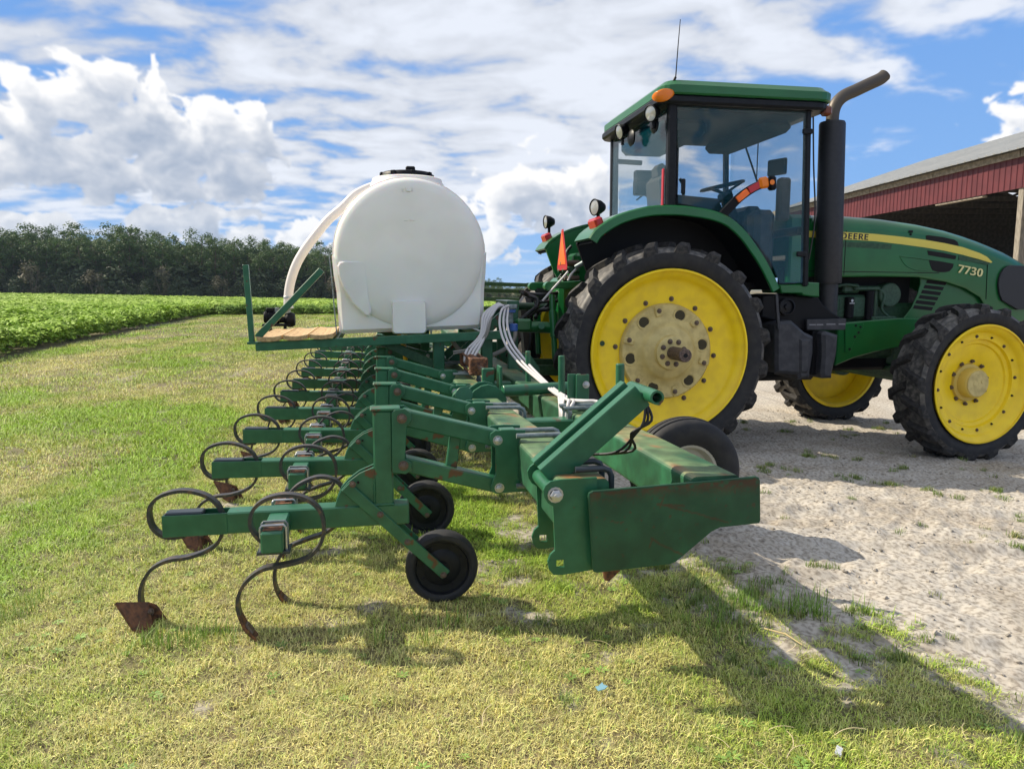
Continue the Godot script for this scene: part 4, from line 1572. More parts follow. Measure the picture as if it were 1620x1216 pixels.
func build_toolbar() -> void:
	var o := thing("toolbar_frame", "long green twin-tube cultivator toolbar with rust-stained top and slanted lift arm", "toolbar", V(0.95, 0, -7.54))
	var g: Material = M.implement_paint
	var m: MB
	var cuts := [-2.41, -4.9, -7.54, -10.2, -12.67]
	for e in [[0.705, "rear_tube"], [1.185, "front_tube"]]:
		for k in 4:
			m = MB.new()
			var z0: float = cuts[k] - (0.01 if k else 0.0)
			var z1: float = cuts[k + 1]
			if k == 0 and e[0] < 1.0:
				z0 = -2.449
			var path := []
			var n := int((z0 - z1) / (0.045 if k == 0 else 0.12))
			for i in n + 1:
				var z: float = lerpf(z0, z1, float(i) / n)
				path.append(V(e[0], 0.652 + ty(z), z))
			var sec := PackedVector2Array()
			var rd := rounded(0.19, 0.182, 0.022, 4)
			for i in rd.size():
				var a := rd[i]
				var b := rd[(i + 1) % rd.size()]
				sec.append(a)
				if a.distance_to(b) > 0.1:
					for q in range(1, 5):
						sec.append(a.lerp(b, q / 5.0))
			m.sweep(path, sec, false, Vector3.UP)
			weather(m, Color(0.018, 0.1, 0.046))
			obj(e[1], m, M.worn_paint, o)
	for z in [-4.05, -6.0, -9.1, -11.0]:
		m = MB.new()
		m.box(at(V(0.945, 0.655 + ty(z), z)), V(0.3, 0.12, 0.12), 0.008)
		obj("cross_tube", m, g, o)
	# near end
	m = MB.new()
	m.prism(at(V(0, 0, -2.40)), PackedVector2Array([Vector2(0.707, 0.706), Vector2(0.71, 0.719), Vector2(0.724, 0.726), Vector2(1.022, 0.737), Vector2(1.333, 0.749), Vector2(1.344, 0.745), Vector2(1.35, 0.732), Vector2(1.358, 0.584), Vector2(1.354, 0.574), Vector2(1.202, 0.567), Vector2(1.17, 0.554), Vector2(1.038, 0.451), Vector2(1.015, 0.443), Vector2(0.745, 0.43), Vector2(0.732, 0.433), Vector2(0.727, 0.445)]), -0.006, 0.006, 0.002)
	weather(m, Color(0.0145, 0.088, 0.042), 1.0)
	rust_face(m, -2.393)
	obj("end_plate", m, M.edge_rust, o)
	for z in [-2.44, -2.71]:
		m = MB.new()
		var pl: PackedVector2Array = PackedVector2Array([Vector2(0.557, 0.725), Vector2(0.566, 0.743), Vector2(0.583, 0.756), Vector2(0.616, 0.76), Vector2(0.75, 0.762), Vector2(0.752, 0.713), Vector2(0.73, 0.708), Vector2(0.719, 0.694), Vector2(0.739, 0.426), Vector2(0.627, 0.415), Vector2(0.596, 0.418), Vector2(0.58, 0.437), Vector2(0.575, 0.466), Vector2(0.585, 0.493), Vector2(0.601, 0.507), Vector2(0.593, 0.667), Vector2(0.574, 0.679), Vector2(0.561, 0.7)])
		var hole: PackedVector2Array = PackedVector2Array([Vector2(0.605, 0.471), Vector2(0.634, 0.471), Vector2(0.635, 0.443), Vector2(0.606, 0.444)])
		var cut := PackedVector2Array()
		# the square hole is reached through a hair-thin slit from the left edge
		for i in pl.size():
			cut.append(pl[i])
			if i == 12:
				cut.append(hole[0] + Vector2(-0.0001, -0.0002))
				cut.append(hole[3])
				cut.append(hole[2])
				cut.append(hole[1])
				cut.append(hole[0] + Vector2(0.0001, 0.0002))
				cut.append(pl[12] + Vector2(0.0002, 0.0004))
		m.prism(at(V(0, 0, z)), cut, -0.006, 0.006, 0.0)
		obj("clamp_plate", m, g, o)
	var pv: Vector3 = Vector3(0.6, 0.708, -2.44)
	m = MB.new()
	m.cyl(V(pv.x, pv.y, -2.70), V(pv.x, pv.y, -2.445), 0.027, 24)
	obj("hinge_pin", m, g, o)
	m = MB.new()
	m.bolt(V(pv.x, pv.y, -2.434), Vector3.BACK, 0.021, 0.02)
	obj("hinge_bolt", m, M.zinc, o)
	for e in [[-2.54, 0.0], [-2.655, 0.0]]:
		m = MB.new()
		var a: Vector3 = Vector3(0.597, 0.737, -2.52)
		var b: Vector3 = Vector3(0.95, 1.034, -2.52)
		a.z = e[0]
		b.z = e[0]
		# a channel: web and two flanges
		m.bar(a, b, 0.008, 0.084, Vector3.UP, 0.002)
		var up := (b - a).normalized().cross(Vector3.FORWARD).normalized()
		if up.y < 0.0:
			up = -up
		for s in [1.0, -1.0]:
			m.bar(a + up * 0.042 * s - V(0, 0, 0.022), b + up * 0.042 * s - V(0, 0, 0.022), 0.05, 0.008, up, 0.002)
		obj("lift_arm", m, g, o)
	m = MB.new()
	m.lathe(Transform3D(Basis(), V(0.972, 1.037, -2.72)), PackedVector2Array([Vector2(0.018, 0), Vector2(0.026, 0), Vector2(0.026, 0.27), Vector2(0.018, 0.27), Vector2(0.018, 0)]), 24)
	obj("arm_pipe", m, g, o)
	for e in [[-2.505, 0.0115], [-2.62, 0.0115]]:
		m = MB.new()
		u_bolt(m, 0.69, 0.826, 0.54, 0.776, e[0], e[1])
		obj("u_bolt", m, M.dark_steel, o)
	for k in 3:
		m = MB.new()
		var dx := 0.015 * k
		m.tube(curve([V(0.985, 1.0, -2.6), V(0.975 + dx, 0.93, -2.585), V(0.95 - dx * 0.6, 0.88, -2.6), V(0.9 + dx * 2.0, 0.80, -2.66), V(0.83 - dx, 0.765, -2.78), V(0.80 + dx, 0.757, -2.86)], 5), 0.0055, 7)
		obj("arm_chain", m, M.black_hose, o)
	m = MB.new()
	m.prism(at(V(0, 0, -2.47)), PackedVector2Array([Vector2(0.79, 0.407), Vector2(0.857, 0.402), Vector2(0.814, 0.362), Vector2(0.798, 0.367)]), -0.02, 0.0, 0.002)
	obj("skid_foot", m, M.rust, o)
	# posts and brackets on the front tube
	for p in [[1.19, 0.74, 1.05, -3.49], [1.19, 0.68, 0.985, -4.67], [1.19, 0.655, 0.925, -5.755]]:
		m = MB.new()
		m.cyl(V(p[0], p[1] - 0.02, p[3]), V(p[0] - 0.004, p[2], p[3]), 0.022, 18, 0.004)
		obj("post", m, g, o)
	for dx in [0.0, 0.035]:
		m = MB.new()
		m.box(at(V(1.13 + dx * 1.6, 0.76, -4.2 + dx)), V(0.05 + dx * 0.8, 0.32, 0.014), 0.003)
		obj("post_bracket", m, g, o)
	for y in [0.86, 0.66]:
		m = MB.new()
		m.bolt(V(1.205, y, -4.155), Vector3.BACK, 0.016, 0.014)
		obj("bracket_bolt", m, M.zinc, o)
	for z in [-4.02, -4.12]:
		m = MB.new()
		u_bolt(m, 1.08, 1.305, 0.515, 0.745, z, 0.012)
		u_bolt(m, 1.12, 1.066, 0.515, 0.745, z, 0.012)
		obj("u_bolt", m, M.grey_steel, o)
	# wing hinge
	var hp: PackedVector2Array = PackedVector2Array([Vector2(0.59, 0.646), Vector2(0.601, 0.692), Vector2(0.633, 0.74), Vector2(0.682, 0.771), Vector2(0.732, 0.78), Vector2(0.788, 0.765), Vector2(0.831, 0.728), Vector2(0.856, 0.685), Vector2(0.861, 0.638)])
	m = MB.new()
	m.prism(at(V(0, 0, -4.88)), hp, -0.012, 0.012, 0.003)
	obj("hinge_plate", m, g, o)
	m = MB.new()
	m.prism(at(V(0, 0, -5.06)), hp, -0.012, 0.012, 0.003)
	obj("hinge_plate", m, g, o)
	m = MB.new()
	m.cyl(Vector3(0.834, 0.729, -4.9), V(1.45, 0.735, -5.0), 0.04, 22)
	m.cyl(V(1.385, 0.75, -5.0), V(1.41, 0.75, -5.0), 0.075, 22)
	obj("hinge_tube", m, g, o)
	m = MB.new()
	m.cyl(Vector3(0.524, 0.706, -4.75) , Vector3(0.557, 0.683, -5.05), 0.05, 22)
	m.cyl(Vector3(0.552, 0.732, -4.73), Vector3(0.558, 0.725, -4.78), 0.058, 22)
	obj("hinge_roller", m, g, o)
	# lift cylinder with tie rods
	m = MB.new()
	m.box(at(V(0.80, 0.80, -5.85)), V(0.15, 0.14, 0.06), 0.008)
	m.box(at(V(0.80, 0.80, -6.55)), V(0.14, 0.13, 0.06), 0.008)
	m.cyl(V(0.80, 0.80, -6.5), V(0.80, 0.80, -5.86), 0.058, 20)
	for a in [[1, 1], [1, -1], [-1, 1], [-1, -1]]:
		m.cyl(V(0.80 + a[0] * 0.06, 0.80 + a[1] * 0.055, -6.55), V(0.80 + a[0] * 0.06, 0.80 + a[1] * 0.055, -5.8), 0.009, 8)
	obj("lift_cylinder", m, M.rust, o)
	m = MB.new()
	m.cyl(V(0.80, 0.80, -5.86), V(0.80, 0.79, -5.35), 0.026, 16)
	obj("cylinder_rod", m, M.chrome, o)
	m = MB.new()
	m.box(at(V(0.80, 0.76, -5.33)), V(0.09, 0.16, 0.05), 0.005)
	m.box(at(V(0.88, 0.76, -5.3)), V(0.02, 0.2, 0.14), 0.004)
	obj("rod_bracket", m, g, o)
	# hitch mast at the middle
	for z in [-7.2, -7.88]:
		m = MB.new()
		m.box(at(V(1.33, 0.93, z)), V(0.1, 0.66, 0.05), 0.006)
		m.bar(V(0.72, 0.70, z), V(1.30, 1.22, z), 0.04, 0.09)
		obj("hitch_mast", m, g, o)
	m = MB.new()
	m.box(at(V(1.33, 1.25, -7.54)), V(0.12, 0.1, 0.72), 0.006)
	obj("mast_beam", m, g, o)
	for e in [[-6.75, 0.0], [-8.3, 0.0]]:
		m = MB.new()
		m.prism(at(V(0, 0, e[0])), PackedVector2Array([Vector2(1.2, 0.5), Vector2(1.42, 0.5), Vector2(1.5, 0.58), Vector2(1.5, 0.68), Vector2(1.4, 0.82), Vector2(1.2, 0.82)]), -0.02, 0.02, 0.003)
		obj("hitch_lug", m, g, o)
	# transport booms behind the tank, folded across
	for e in [[1.475, -10.6, 1.4, 2.4], [1.38, -10.7, 1.35, 2.5], [1.26, -10.5, 1.3, 2.45], [1.12, -10.9, 1.2, 2.6]]:
		m = MB.new()
		m.box(at(V((e[2] + e[3]) * 0.5, e[0], e[1]), V(0, 0.1, -0.03)), V(e[3] - e[2], 0.055, 0.06), 0.004)
		obj("folded_boom", m, M.dark_green, o)
	for x in [1.5, 2.2]:
		m = MB.new()
		m.box(at(V(x, 1.0, -10.65)), V(0.06, 1.0, 0.06), 0.004)
		obj("boom_post", m, M.dark_green, o)
	# big carrying wheel in front of the front tube
	var w := empty("carrying_wheel", o)
	w.scale = V(0.955, 0.955, 0.955)
	var cpos := V(1.80, 0.33, -4.08)
	w.position = cpos - org
	org = Vector3.ZERO
	m = MB.new()
	m.lathe(Transform3D(), PackedVector2Array([Vector2(0.185, -0.085), Vector2(0.215, -0.1), Vector2(0.27, -0.108), Vector2(0.315, -0.098), Vector2(0.335, -0.08), Vector2(0.342, -0.058), Vector2(0.332, -0.056), Vector2(0.332, -0.044), Vector2(0.346, -0.042), Vector2(0.348, -0.008), Vector2(0.336, -0.006), Vector2(0.336, 0.006), Vector2(0.348, 0.008), Vector2(0.346, 0.042), Vector2(0.332, 0.044), Vector2(0.332, 0.056), Vector2(0.342, 0.058), Vector2(0.335, 0.08), Vector2(0.315, 0.098), Vector2(0.27, 0.108), Vector2(0.215, 0.1), Vector2(0.185, 0.085)]), 56, 0.75)
	obj("tyre", m, M.rubber, w)
	m = MB.new()
	m.lathe(Transform3D(), PackedVector2Array([Vector2(0.0, -0.03), Vector2(0.14, -0.03), Vector2(0.17, -0.08), Vector2(0.2, -0.09), Vector2(0.2, 0.09), Vector2(0.17, 0.08), Vector2(0.15, 0.03), Vector2(0.06, 0.02), Vector2(0.05, 0.06), Vector2(0.0, 0.06)]), 40, 0.8)
	obj("rim", m, M.pale_rim, w)
	org = V(0.95, 0, -7.54)
	m = MB.new()
	m.bar(V(1.25, 0.62, -4.3), V(1.8, 0.345, -4.26), 0.05, 0.09)
	m.cyl(V(1.8, 0.345, -4.26), V(1.8, 0.345, -4.05), 0.025, 16)
	obj("wheel_arm", m, g, o)


func build_tank() -> void:
	var tilt := 0.034
	# platform
	var o := thing("tank_platform", "green steel platform with three pale boards and a slanted rail, carrying the white tank", "platform", V(0.0, 1.0, -7.5))
	var g: Material = M.dark_green
	g = M.implement_paint
	var m: MB
	var py := func(x: float) -> float: return 1.0 + x * 0.036
	for z in [-6.5, -8.62]:
		m = MB.new()
		m.bar(V(-1.0, py.call(-1.0) - 0.03, z), V(1.15, py.call(1.15) - 0.03, z), 0.05, 0.075)
		obj("long_beam", m, g, o)
	for x in [-0.98, -0.36, 0.3, 0.95]:
		m = MB.new()
		m.box(at(V(x, py.call(x) - 0.035, -7.56)), V(0.05, 0.06, 2.06), 0.004)
		obj("cross_beam", m, g, o)
	for k in 3:
		m = MB.new()
		var x := -0.885 + k * 0.215
		var sec := PackedVector2Array()
		for i in 7:
			var t := -1.0 + i / 3.0
			sec.append(Vector2(t * 0.1, 0.012 * t * t + 0.036))
		for i in 7:
			var t := 1.0 - i / 3.0
			sec.append(Vector2(t * 0.1, 0.012 * t * t))
		m.prism(Transform3D(Basis(V(0, 0, 1), tilt), V(x, py.call(x) + 0.008, -6.45)), sec, -1.32, 0.0, 0.002)
		obj("board", m, M.wood, o)
	m = MB.new()
	m.bar(V(-1.028, 0.96, -6.5), V(-1.052, 1.615, -6.5), 0.045, 0.045, Vector3.RIGHT)
	m.box(at(V(-1.02, 0.965, -6.5)), V(0.09, 0.02, 0.07), 0.002)
	obj("rail_post", m, g, o)
	m = MB.new()
	m.bar(V(-0.985, 1.01, -6.5), V(-0.44, 1.575, -6.5), 0.05, 0.055)
	obj("slanted_rail", m, g, o)
	for z in [-6.62, -8.5]:
		for x in [0.545, 0.98]:
			m = MB.new()
			m.box(at(V(x, 0.82, z)), V(0.1, 0.36, 0.09), 0.005)
			obj("leg", m, g, o)
		m = MB.new()
		m.bar(V(0.5, 0.74, z), V(0.05, 0.96, z), 0.05, 0.08)
		obj("leg_brace", m, M.dark_green, o)
	# tank: barrel lying along the toolbar, saddle body below it
	o = thing("liquid_tank", "large white plastic tank lying on the green platform", "tank", V(0.31, 1.04, -7.5))
	var c := V(0.31, 1.715, 0)
	m = MB.new()
	var pr := PackedVector2Array([Vector2(0, -8.56), Vector2(0.3, -8.55), Vector2(0.5, -8.53), Vector2(0.60, -8.50), Vector2(0.645, -8.46), Vector2(0.668, -8.39), Vector2(0.672, -8.3), Vector2(0.672, -6.74), Vector2(0.666, -6.66), Vector2(0.648, -6.60), Vector2(0.615, -6.565), Vector2(0.55, -6.545), Vector2(0.3, -6.528), Vector2(0, -6.52)])
	m.lathe(Transform3D(Basis(), c), pr, 96, 0.6)
	obj("barrel", m, M.tank_plastic, o)
	m = MB.new()
	var s := PackedVector2Array()
	for e in [[-0.672, 1.72], [-0.66, 1.55], [-0.64, 1.4], [-0.633, 1.2], [-0.628, 1.07], [-0.60, 1.045], [0.60, 1.045], [0.632, 1.07], [0.645, 1.2], [0.65, 1.4], [0.665, 1.55], [0.672, 1.72]]:
		s.append(Vector2(e[0] + 0.31, e[1] + e[0] * 0.03))
	m.prism(at(V(0, 0, 0)), s, -8.50, -6.585, 0.035)
	obj("saddle", m, M.tank_plastic, o)
	m = MB.new()
	m.sweep([V(0.235 + 0.05, 1.17, -6.7), V(0.285, 1.17, -6.54), V(0.285, 1.17, -6.50), V(0.285, 1.17, -6.488)], rounded(0.30, 0.29, 0.03, 4), false, Vector3.UP, true, [1.0, 1.0, 0.98, 0.93])
	obj("foot_block", m, M.tank_plastic, o)
	m = MB.new()
	var pn: PackedVector2Array = PackedVector2Array([Vector2(-0.316, 1.607), Vector2(-0.298, 1.642), Vector2(-0.254, 1.656), Vector2(-0.098, 1.657), Vector2(-0.072, 1.634), Vector2(-0.038, 1.208), Vector2(-0.057, 1.181), Vector2(-0.092, 1.187), Vector2(-0.195, 1.289), Vector2(-0.278, 1.431), Vector2(-0.309, 1.537)])
	m.prism(at(V(0, 0, 0)), pn, -6.70, -6.535, 0.014)
	obj("side_panel", m, M.tank_plastic, o)
	m = MB.new()
	m.lathe(Transform3D(Basis(V(1, 0, 0), V(0, 0, -1), V(0, 1, 0)), V(0.33, 2.33, -7.45)), PackedVector2Array([Vector2(0.36, 0.0), Vector2(0.355, 0.09), Vector2(0.34, 0.11), Vector2(0.335, 0.135), Vector2(0.31, 0.145), Vector2(0, 0.145)]), 48, 0.7)
	obj("neck", m, M.tank_plastic, o)
	m = MB.new()
	m.lathe(Transform3D(Basis(V(1, 0, 0), V(0, 0, -1), V(0, 1, 0)), V(0.33, 2.475, -7.45)), PackedVector2Array([Vector2(0.255, 0.0), Vector2(0.25, 0.04), Vector2(0.235, 0.052), Vector2(0, 0.058)]), 40, 0.7)
	for k in 8:
		m.box(at(V(0.33, 2.5, -7.45), V(0, k * PI / 4.0 + 0.2, 0)) * Transform3D(Basis(), V(0.245, 0.0, 0)), V(0.04, 0.05, 0.05), 0.006)
	m.box(at(V(0.36, 2.555, -7.4)), V(0.09, 0.06, 0.07), 0.01)
	obj("lid", m, M.black_plastic, o)
	m = MB.new()
	var seam := []
	for k in 49:
		var a := TAU * k / 48.0
		seam.append(c + V(cos(a) * 0.662, sin(a) * 0.662, -6.635))
	m.tube(seam, 0.0045, 6)
	obj("end_seam", m, M.tank_plastic, o)
	for k in 7:
		m = MB.new()
		var e: Array = [[-0.05, 2.235, 0.012, 0.03], [-0.02, 2.24, 0.008, 0.035], [0.0, 2.225, 0.03, 0.008], [0.03, 2.24, 0.01, 0.03], [-0.03, 1.98, 0.03, 0.008], [0.01, 1.985, 0.008, 0.02], [0.04, 1.98, 0.02, 0.006]][k]
		m.box(at(V(0.30 + e[0], e[1] + 0.02, -6.525 - 0.12 * smooth(1.9, 2.35, e[1]) * 0.14), V(-0.06, 0, 0)), V(e[2], e[3], 0.008), 0.002)
		obj("moulded_mark", m, M.tank_plastic, o)
	for x in [-0.34, 0.93]:
		m = MB.new()
		m.tube([V(x, 1.02, -6.62), V(x + (0.03 if x > 0.0 else -0.03), 1.5, -6.66), V(x * 1.0 + (0.05 if x > 0.0 else -0.05), 1.72, -6.72)], 0.006, 6)
		obj("tie_rod", m, M.grey_steel, o)
	# fill hose, pump
	o = thing("fill_hose", "thick pale pink hose curving from the tank top down to the pump", "hose", V(-0.8, 1.2, -8.0))
	m = MB.new()
	var hp: Array = xyz(PackedVector2Array([Vector2(0.328, 2.506), Vector2(0.067, 2.487), Vector2(-0.16, 2.392), Vector2(-0.305, 2.255), Vector2(-0.455, 2.125), Vector2(-0.593, 1.963), Vector2(-0.719, 1.795), Vector2(-0.806, 1.64), Vector2(-0.863, 1.472), Vector2(-0.887, 1.329), Vector2(-0.891, 1.225)]), -8.0)
	m.tube(curve(hp, 5), 0.047, 18)
	obj("hose", m, M.pink_hose, o)
	m = MB.new()
	for k in 2:
		var e: Vector3 = hp[9 + k]
		m.cyl(e + V(0, 0.012, 0), e - V(0, 0.012, 0), 0.052, 20)
	obj("hose_clamp", m, M.zinc, o)
	o = thing("transfer_pump", "small black motor pump at the lower end of the pale hose", "pump", Vector3(-0.999, 1.043, -8))
	var b: Vector3 = Vector3(-0.996, 1.115, -8)
	o.scale = Vector3.ONE * 0.82
	m = MB.new()
	m.cyl(b + V(-0.17, 0.03, 0), b + V(0.02, 0.02, 0), 0.075, 24, 0.01)
	for k in 5:
		m.cyl(b + V(-0.14 + k * 0.03, 0.028, 0), b + V(-0.13 + k * 0.03, 0.028, 0), 0.083, 24, 0.002)
	m.box(at(b + V(-0.09, 0.12, 0)), V(0.1, 0.05, 0.09), 0.008)
	obj("motor", m, M.black_plastic, o)
	m = MB.new()
	m.lathe(Transform3D(Basis(V(0, 0, 1), V(0, 1, 0), V(-1, 0, 0)), b + V(0.15, -0.005, 0)), PackedVector2Array([Vector2(0, -0.06), Vector2(0.07, -0.055), Vector2(0.095, -0.02), Vector2(0.095, 0.03), Vector2(0.07, 0.06), Vector2(0.04, 0.08), Vector2(0.04, 0.13), Vector2(0, 0.13)]), 28)
	obj("pump_housing", m, M.black_plastic, o)
	m = MB.new()
	m.cyl(b + V(0.105, 0.07, 0), b + V(0.105, 0.14, 0), 0.05, 20)
	m.cyl(b + V(0.0, 0.07, 0.05), b + V(0.0, 0.15, 0.05), 0.025, 14)
	obj("fitting", m, M.grey_steel, o)
	m = MB.new()
	m.box(at(b + V(-0.02, -0.07, 0)), V(0.34, 0.03, 0.16), 0.004)
	m.box(at(b + V(-0.1, -0.12, 0)), V(0.03, 0.1, 0.1), 0.003)
	m.box(at(b + V(0.08, -0.115, 0)), V(0.03, 0.09, 0.1), 0.003)
	obj("mount", m, M.black_plastic, o)
	# hoses
	o = thing("white_hose_bundle", "bundle of white spray hoses arching from the pump panel down to the toolbar", "hoses", V(1.1, 0.8, -6.4))
	for k in 4:
		m = MB.new()
		var d := k * 0.022
		m.tube(curve([V(1.13 - d * 0.4, 1.265 + d * 0.3, -6.6 - d), V(1.07 - d * 0.5, 1.255, -6.55 - d), V(1.0 - d, 1.16 + d * 0.3, -6.5), V(0.94 - d * 0.6, 1.0 + d * 0.2, -6.45), V(0.86 - d * 1.3, 0.88, -6.35 - d), V(0.78 - d * 0.6, 0.80, -6.2 - d)], 6), 0.0125, 10)
		obj("hose", m, M.white_hose, o)
	for k in 3:
		m = MB.new()
		var d := k * 0.034
		var p := [V(1.18, 1.265, -6.6 - d), V(1.10 + d, 1.23, -6.5 - d), V(1.065 + d, 1.1, -6.4), V(1.08 + d, 0.95, -6.2), V(1.12 + d, 0.83, -5.8), V(1.17 + d * 0.6, 0.75, -5.3), V(1.16 + d * 0.5, 0.735, -4.9), V(1.13 + d * 0.5, 0.745, -4.5), V(1.11 + d * 0.4, 0.765, -4.2)]
		if k == 1:
			p.append_array([V(1.15, 0.785, -4.02), V(1.22, 0.785, -3.95), V(1.235, 0.74, -3.8), V(1.21, 0.725, -3.6)])
		elif k == 0:
			p.append_array([V(1.09, 0.76, -4.12), V(1.075, 0.70, -4.1), V(1.075, 0.6, -4.1)])
		else:
			p.append_array([V(1.11, 0.77, -4.08), V(1.085, 0.72, -4.06), V(1.08, 0.58, -4.05)])
		m.tube(curve(p, 6), 0.0105, 10)
		obj("hose", m, M.white_hose, o)
	for k in 4:
		m = MB.new()
		m.tube(curve([V(1.09 + k * 0.012, 0.76 + k * 0.004, -4.35), V(1.072 - k * 0.002, 0.70, -4.25 + k * 0.03), V(1.07, 0.58, -4.22 + k * 0.035)], 5), 0.008, 8)
		obj("hose", m, M.white_hose, o)
	o = thing("sprayer_manifold", "small valve manifold with blue cap where the white hoses start", "manifold", V(1.2, 1.2, -6.65))
	m = MB.new()
	m.box(at(V(1.17, 1.255, -6.68)), V(0.2, 0.04, 0.06), 0.006)
	m.box(at(V(1.2, 1.16, -6.74)), V(0.09, 0.14, 0.05), 0.006)
	obj("block", m, M.grey_steel, o)
	m = MB.new()
	m.cyl(V(1.24, 1.03, -6.68), V(1.24, 1.1, -6.68), 0.04, 20, 0.008)
	m.box(at(V(1.2, 1.215, -6.70)), V(0.12, 0.03, 0.05), 0.005)
	obj("cap", m, M.blue_paint, o)
	o = thing("grey_hose_loop", "grey suction hose looping under the tank towards the hitch", "hose", V(1.1, 0.9, -6.7))
	m = MB.new()
	m.tube(curve([V(1.30, 1.05, -6.9), V(1.27, 0.95, -6.8), V(1.17, 0.86, -6.75), V(1.0, 0.80, -6.7), V(0.85, 0.80, -6.7), V(0.75, 0.86, -6.8), V(0.68, 0.96, -6.9)], 6), 0.02, 12)
	obj("hose", m, M.grey_hose, o)
	o = thing("dark_hose_pair", "pair of thin dark hoses hanging beside the tank's right edge", "hose", V(0.9, 1.0, -6.45))
	for k in 2:
		m = MB.new()
		m.tube(curve([V(1.06, 1.26, -6.62 - k * 0.05), V(1.0, 1.15, -6.48), V(0.93 + k * 0.02, 1.0, -6.44), V(0.80 + k * 0.03, 0.9, -6.42), V(0.66, 0.87 - k * 0.02, -6.45)], 6), 0.009, 8)
		obj("hose", m, M.grey_hose, o)
	o = thing("yellow_hose", "short yellow hose hanging under the tank's near end", "hose", V(0.23, 0.9, -6.7))
	m = MB.new()
	m.tube(curve([V(0.20, 1.0, -6.75), V(0.235, 0.93, -6.7), V(0.25, 0.85, -6.7), V(0.255, 0.78, -6.72)], 5), 0.022, 10)
	obj("hose", m, M.yellow_hose, o)


const ZC := -7.54


# lugged tractor tyre about the local Z axis: carcass, dusty shoulders, tread bars
func tyre_parts(w: Node3D, R: float, rb: float, hw: float, lugs: int, way: float) -> void:
	var m := MB.new()
	var d := R - rb
	var side := [Vector2(rb - 0.01, hw * 0.72), Vector2(rb + 0.012, hw * 0.86), Vector2(rb + 0.03, hw * 0.90), Vector2(rb + d * 0.22, hw * 0.99), Vector2(rb + d * 0.45, hw * 1.03), Vector2(rb + d * 0.60, hw * 1.02)]
	var low := PackedVector2Array()
	for i in side.size():
		low.append(side[i])
	var opp := PackedVector2Array()
	for i in side.size():
		opp.append(Vector2(side[side.size() - 1 - i].x, -side[side.size() - 1 - i].y))
	low.reverse()
	opp.reverse()
	m.lathe(Transform3D(), low, 64, 0.5)
	var back := PackedVector2Array()
	for i in side.size():
		back.append(Vector2(side[i].x, -side[i].y))
	m.lathe(Transform3D(), back, 64, 0.5)
	obj("sidewall", m, M.rubber, w)
	m = MB.new()
	var sh := PackedVector2Array([Vector2(rb + d * 0.60, -hw * 1.02), Vector2(R - d * 0.33, -hw * 0.96), Vector2(R - d * 0.25, -hw * 0.88), Vector2(R - 0.07, -hw * 0.72), Vector2(R - 0.054, -hw * 0.5), Vector2(R - 0.05, 0), Vector2(R - 0.054, hw * 0.5), Vector2(R - 0.07, hw * 0.72), Vector2(R - d * 0.25, hw * 0.88), Vector2(R - d * 0.33, hw * 0.96), Vector2(rb + d * 0.60, hw * 1.02)])
	m.lathe(Transform3D(), sh, 64, 0.5)
	obj("shoulder", m, M.dusty_rubber, w)
	m = MB.new()
	var step := TAU / lugs
	for s in [1.0, -1.0]:
		for k in lugs:
			var a0: float = k * step + (step * 0.5 if s < 0.0 else 0.0)
			var rows := []
			var cen := []
			for i in 7:
				var t := i / 6.0
				var zz: float = s * hw * [-0.06, 0.18, 0.45, 0.72, 0.93, 1.02, 1.035][i]
				var rt: float = R - [0.0, 0.0, 0.003, 0.006, 0.012, d * 0.16, d * 0.34][i]
				var rc: float = R - [0.056, 0.056, 0.062, 0.085, d * 0.33, d * 0.40, d * 0.46][i]
				var a: float = a0 + way * (0.36 * pow(t, 1.05)) * hw / R * 2.3
				var wt: float = [0.03, 0.027, 0.027, 0.03, 0.04, 0.05, 0.036][i] / R
				var wb: float = wt * [1.5, 1.5, 1.55, 1.6, 1.7, 1.7, 1.5][i]
				var row := []
				for e in [[-wb, rc], [-wt, rt], [wt, rt], [wb, rc]]:
					var z2: float = zz if e[1] == rt else zz * (0.985 if i >= 4 else 1.0)
					row.append(Vector3(cos(a + e[0]) * e[1], sin(a + e[0]) * e[1], z2))
				rows.append(row)
				cen.append(Vector3(cos(a) * (rc - 0.03), sin(a) * (rc - 0.03), zz * 0.9))
			for i in 6:
				for j in 3:
					m.poly([rows[i][j], rows[i + 1][j], rows[i + 1][j + 1], rows[i][j + 1]], (cen[i] + cen[i + 1]) * 0.5)
			m.poly(rows[0], cen[1])
			m.poly(rows[6], cen[5])
	obj("tread_bars", m, M.tread, w)


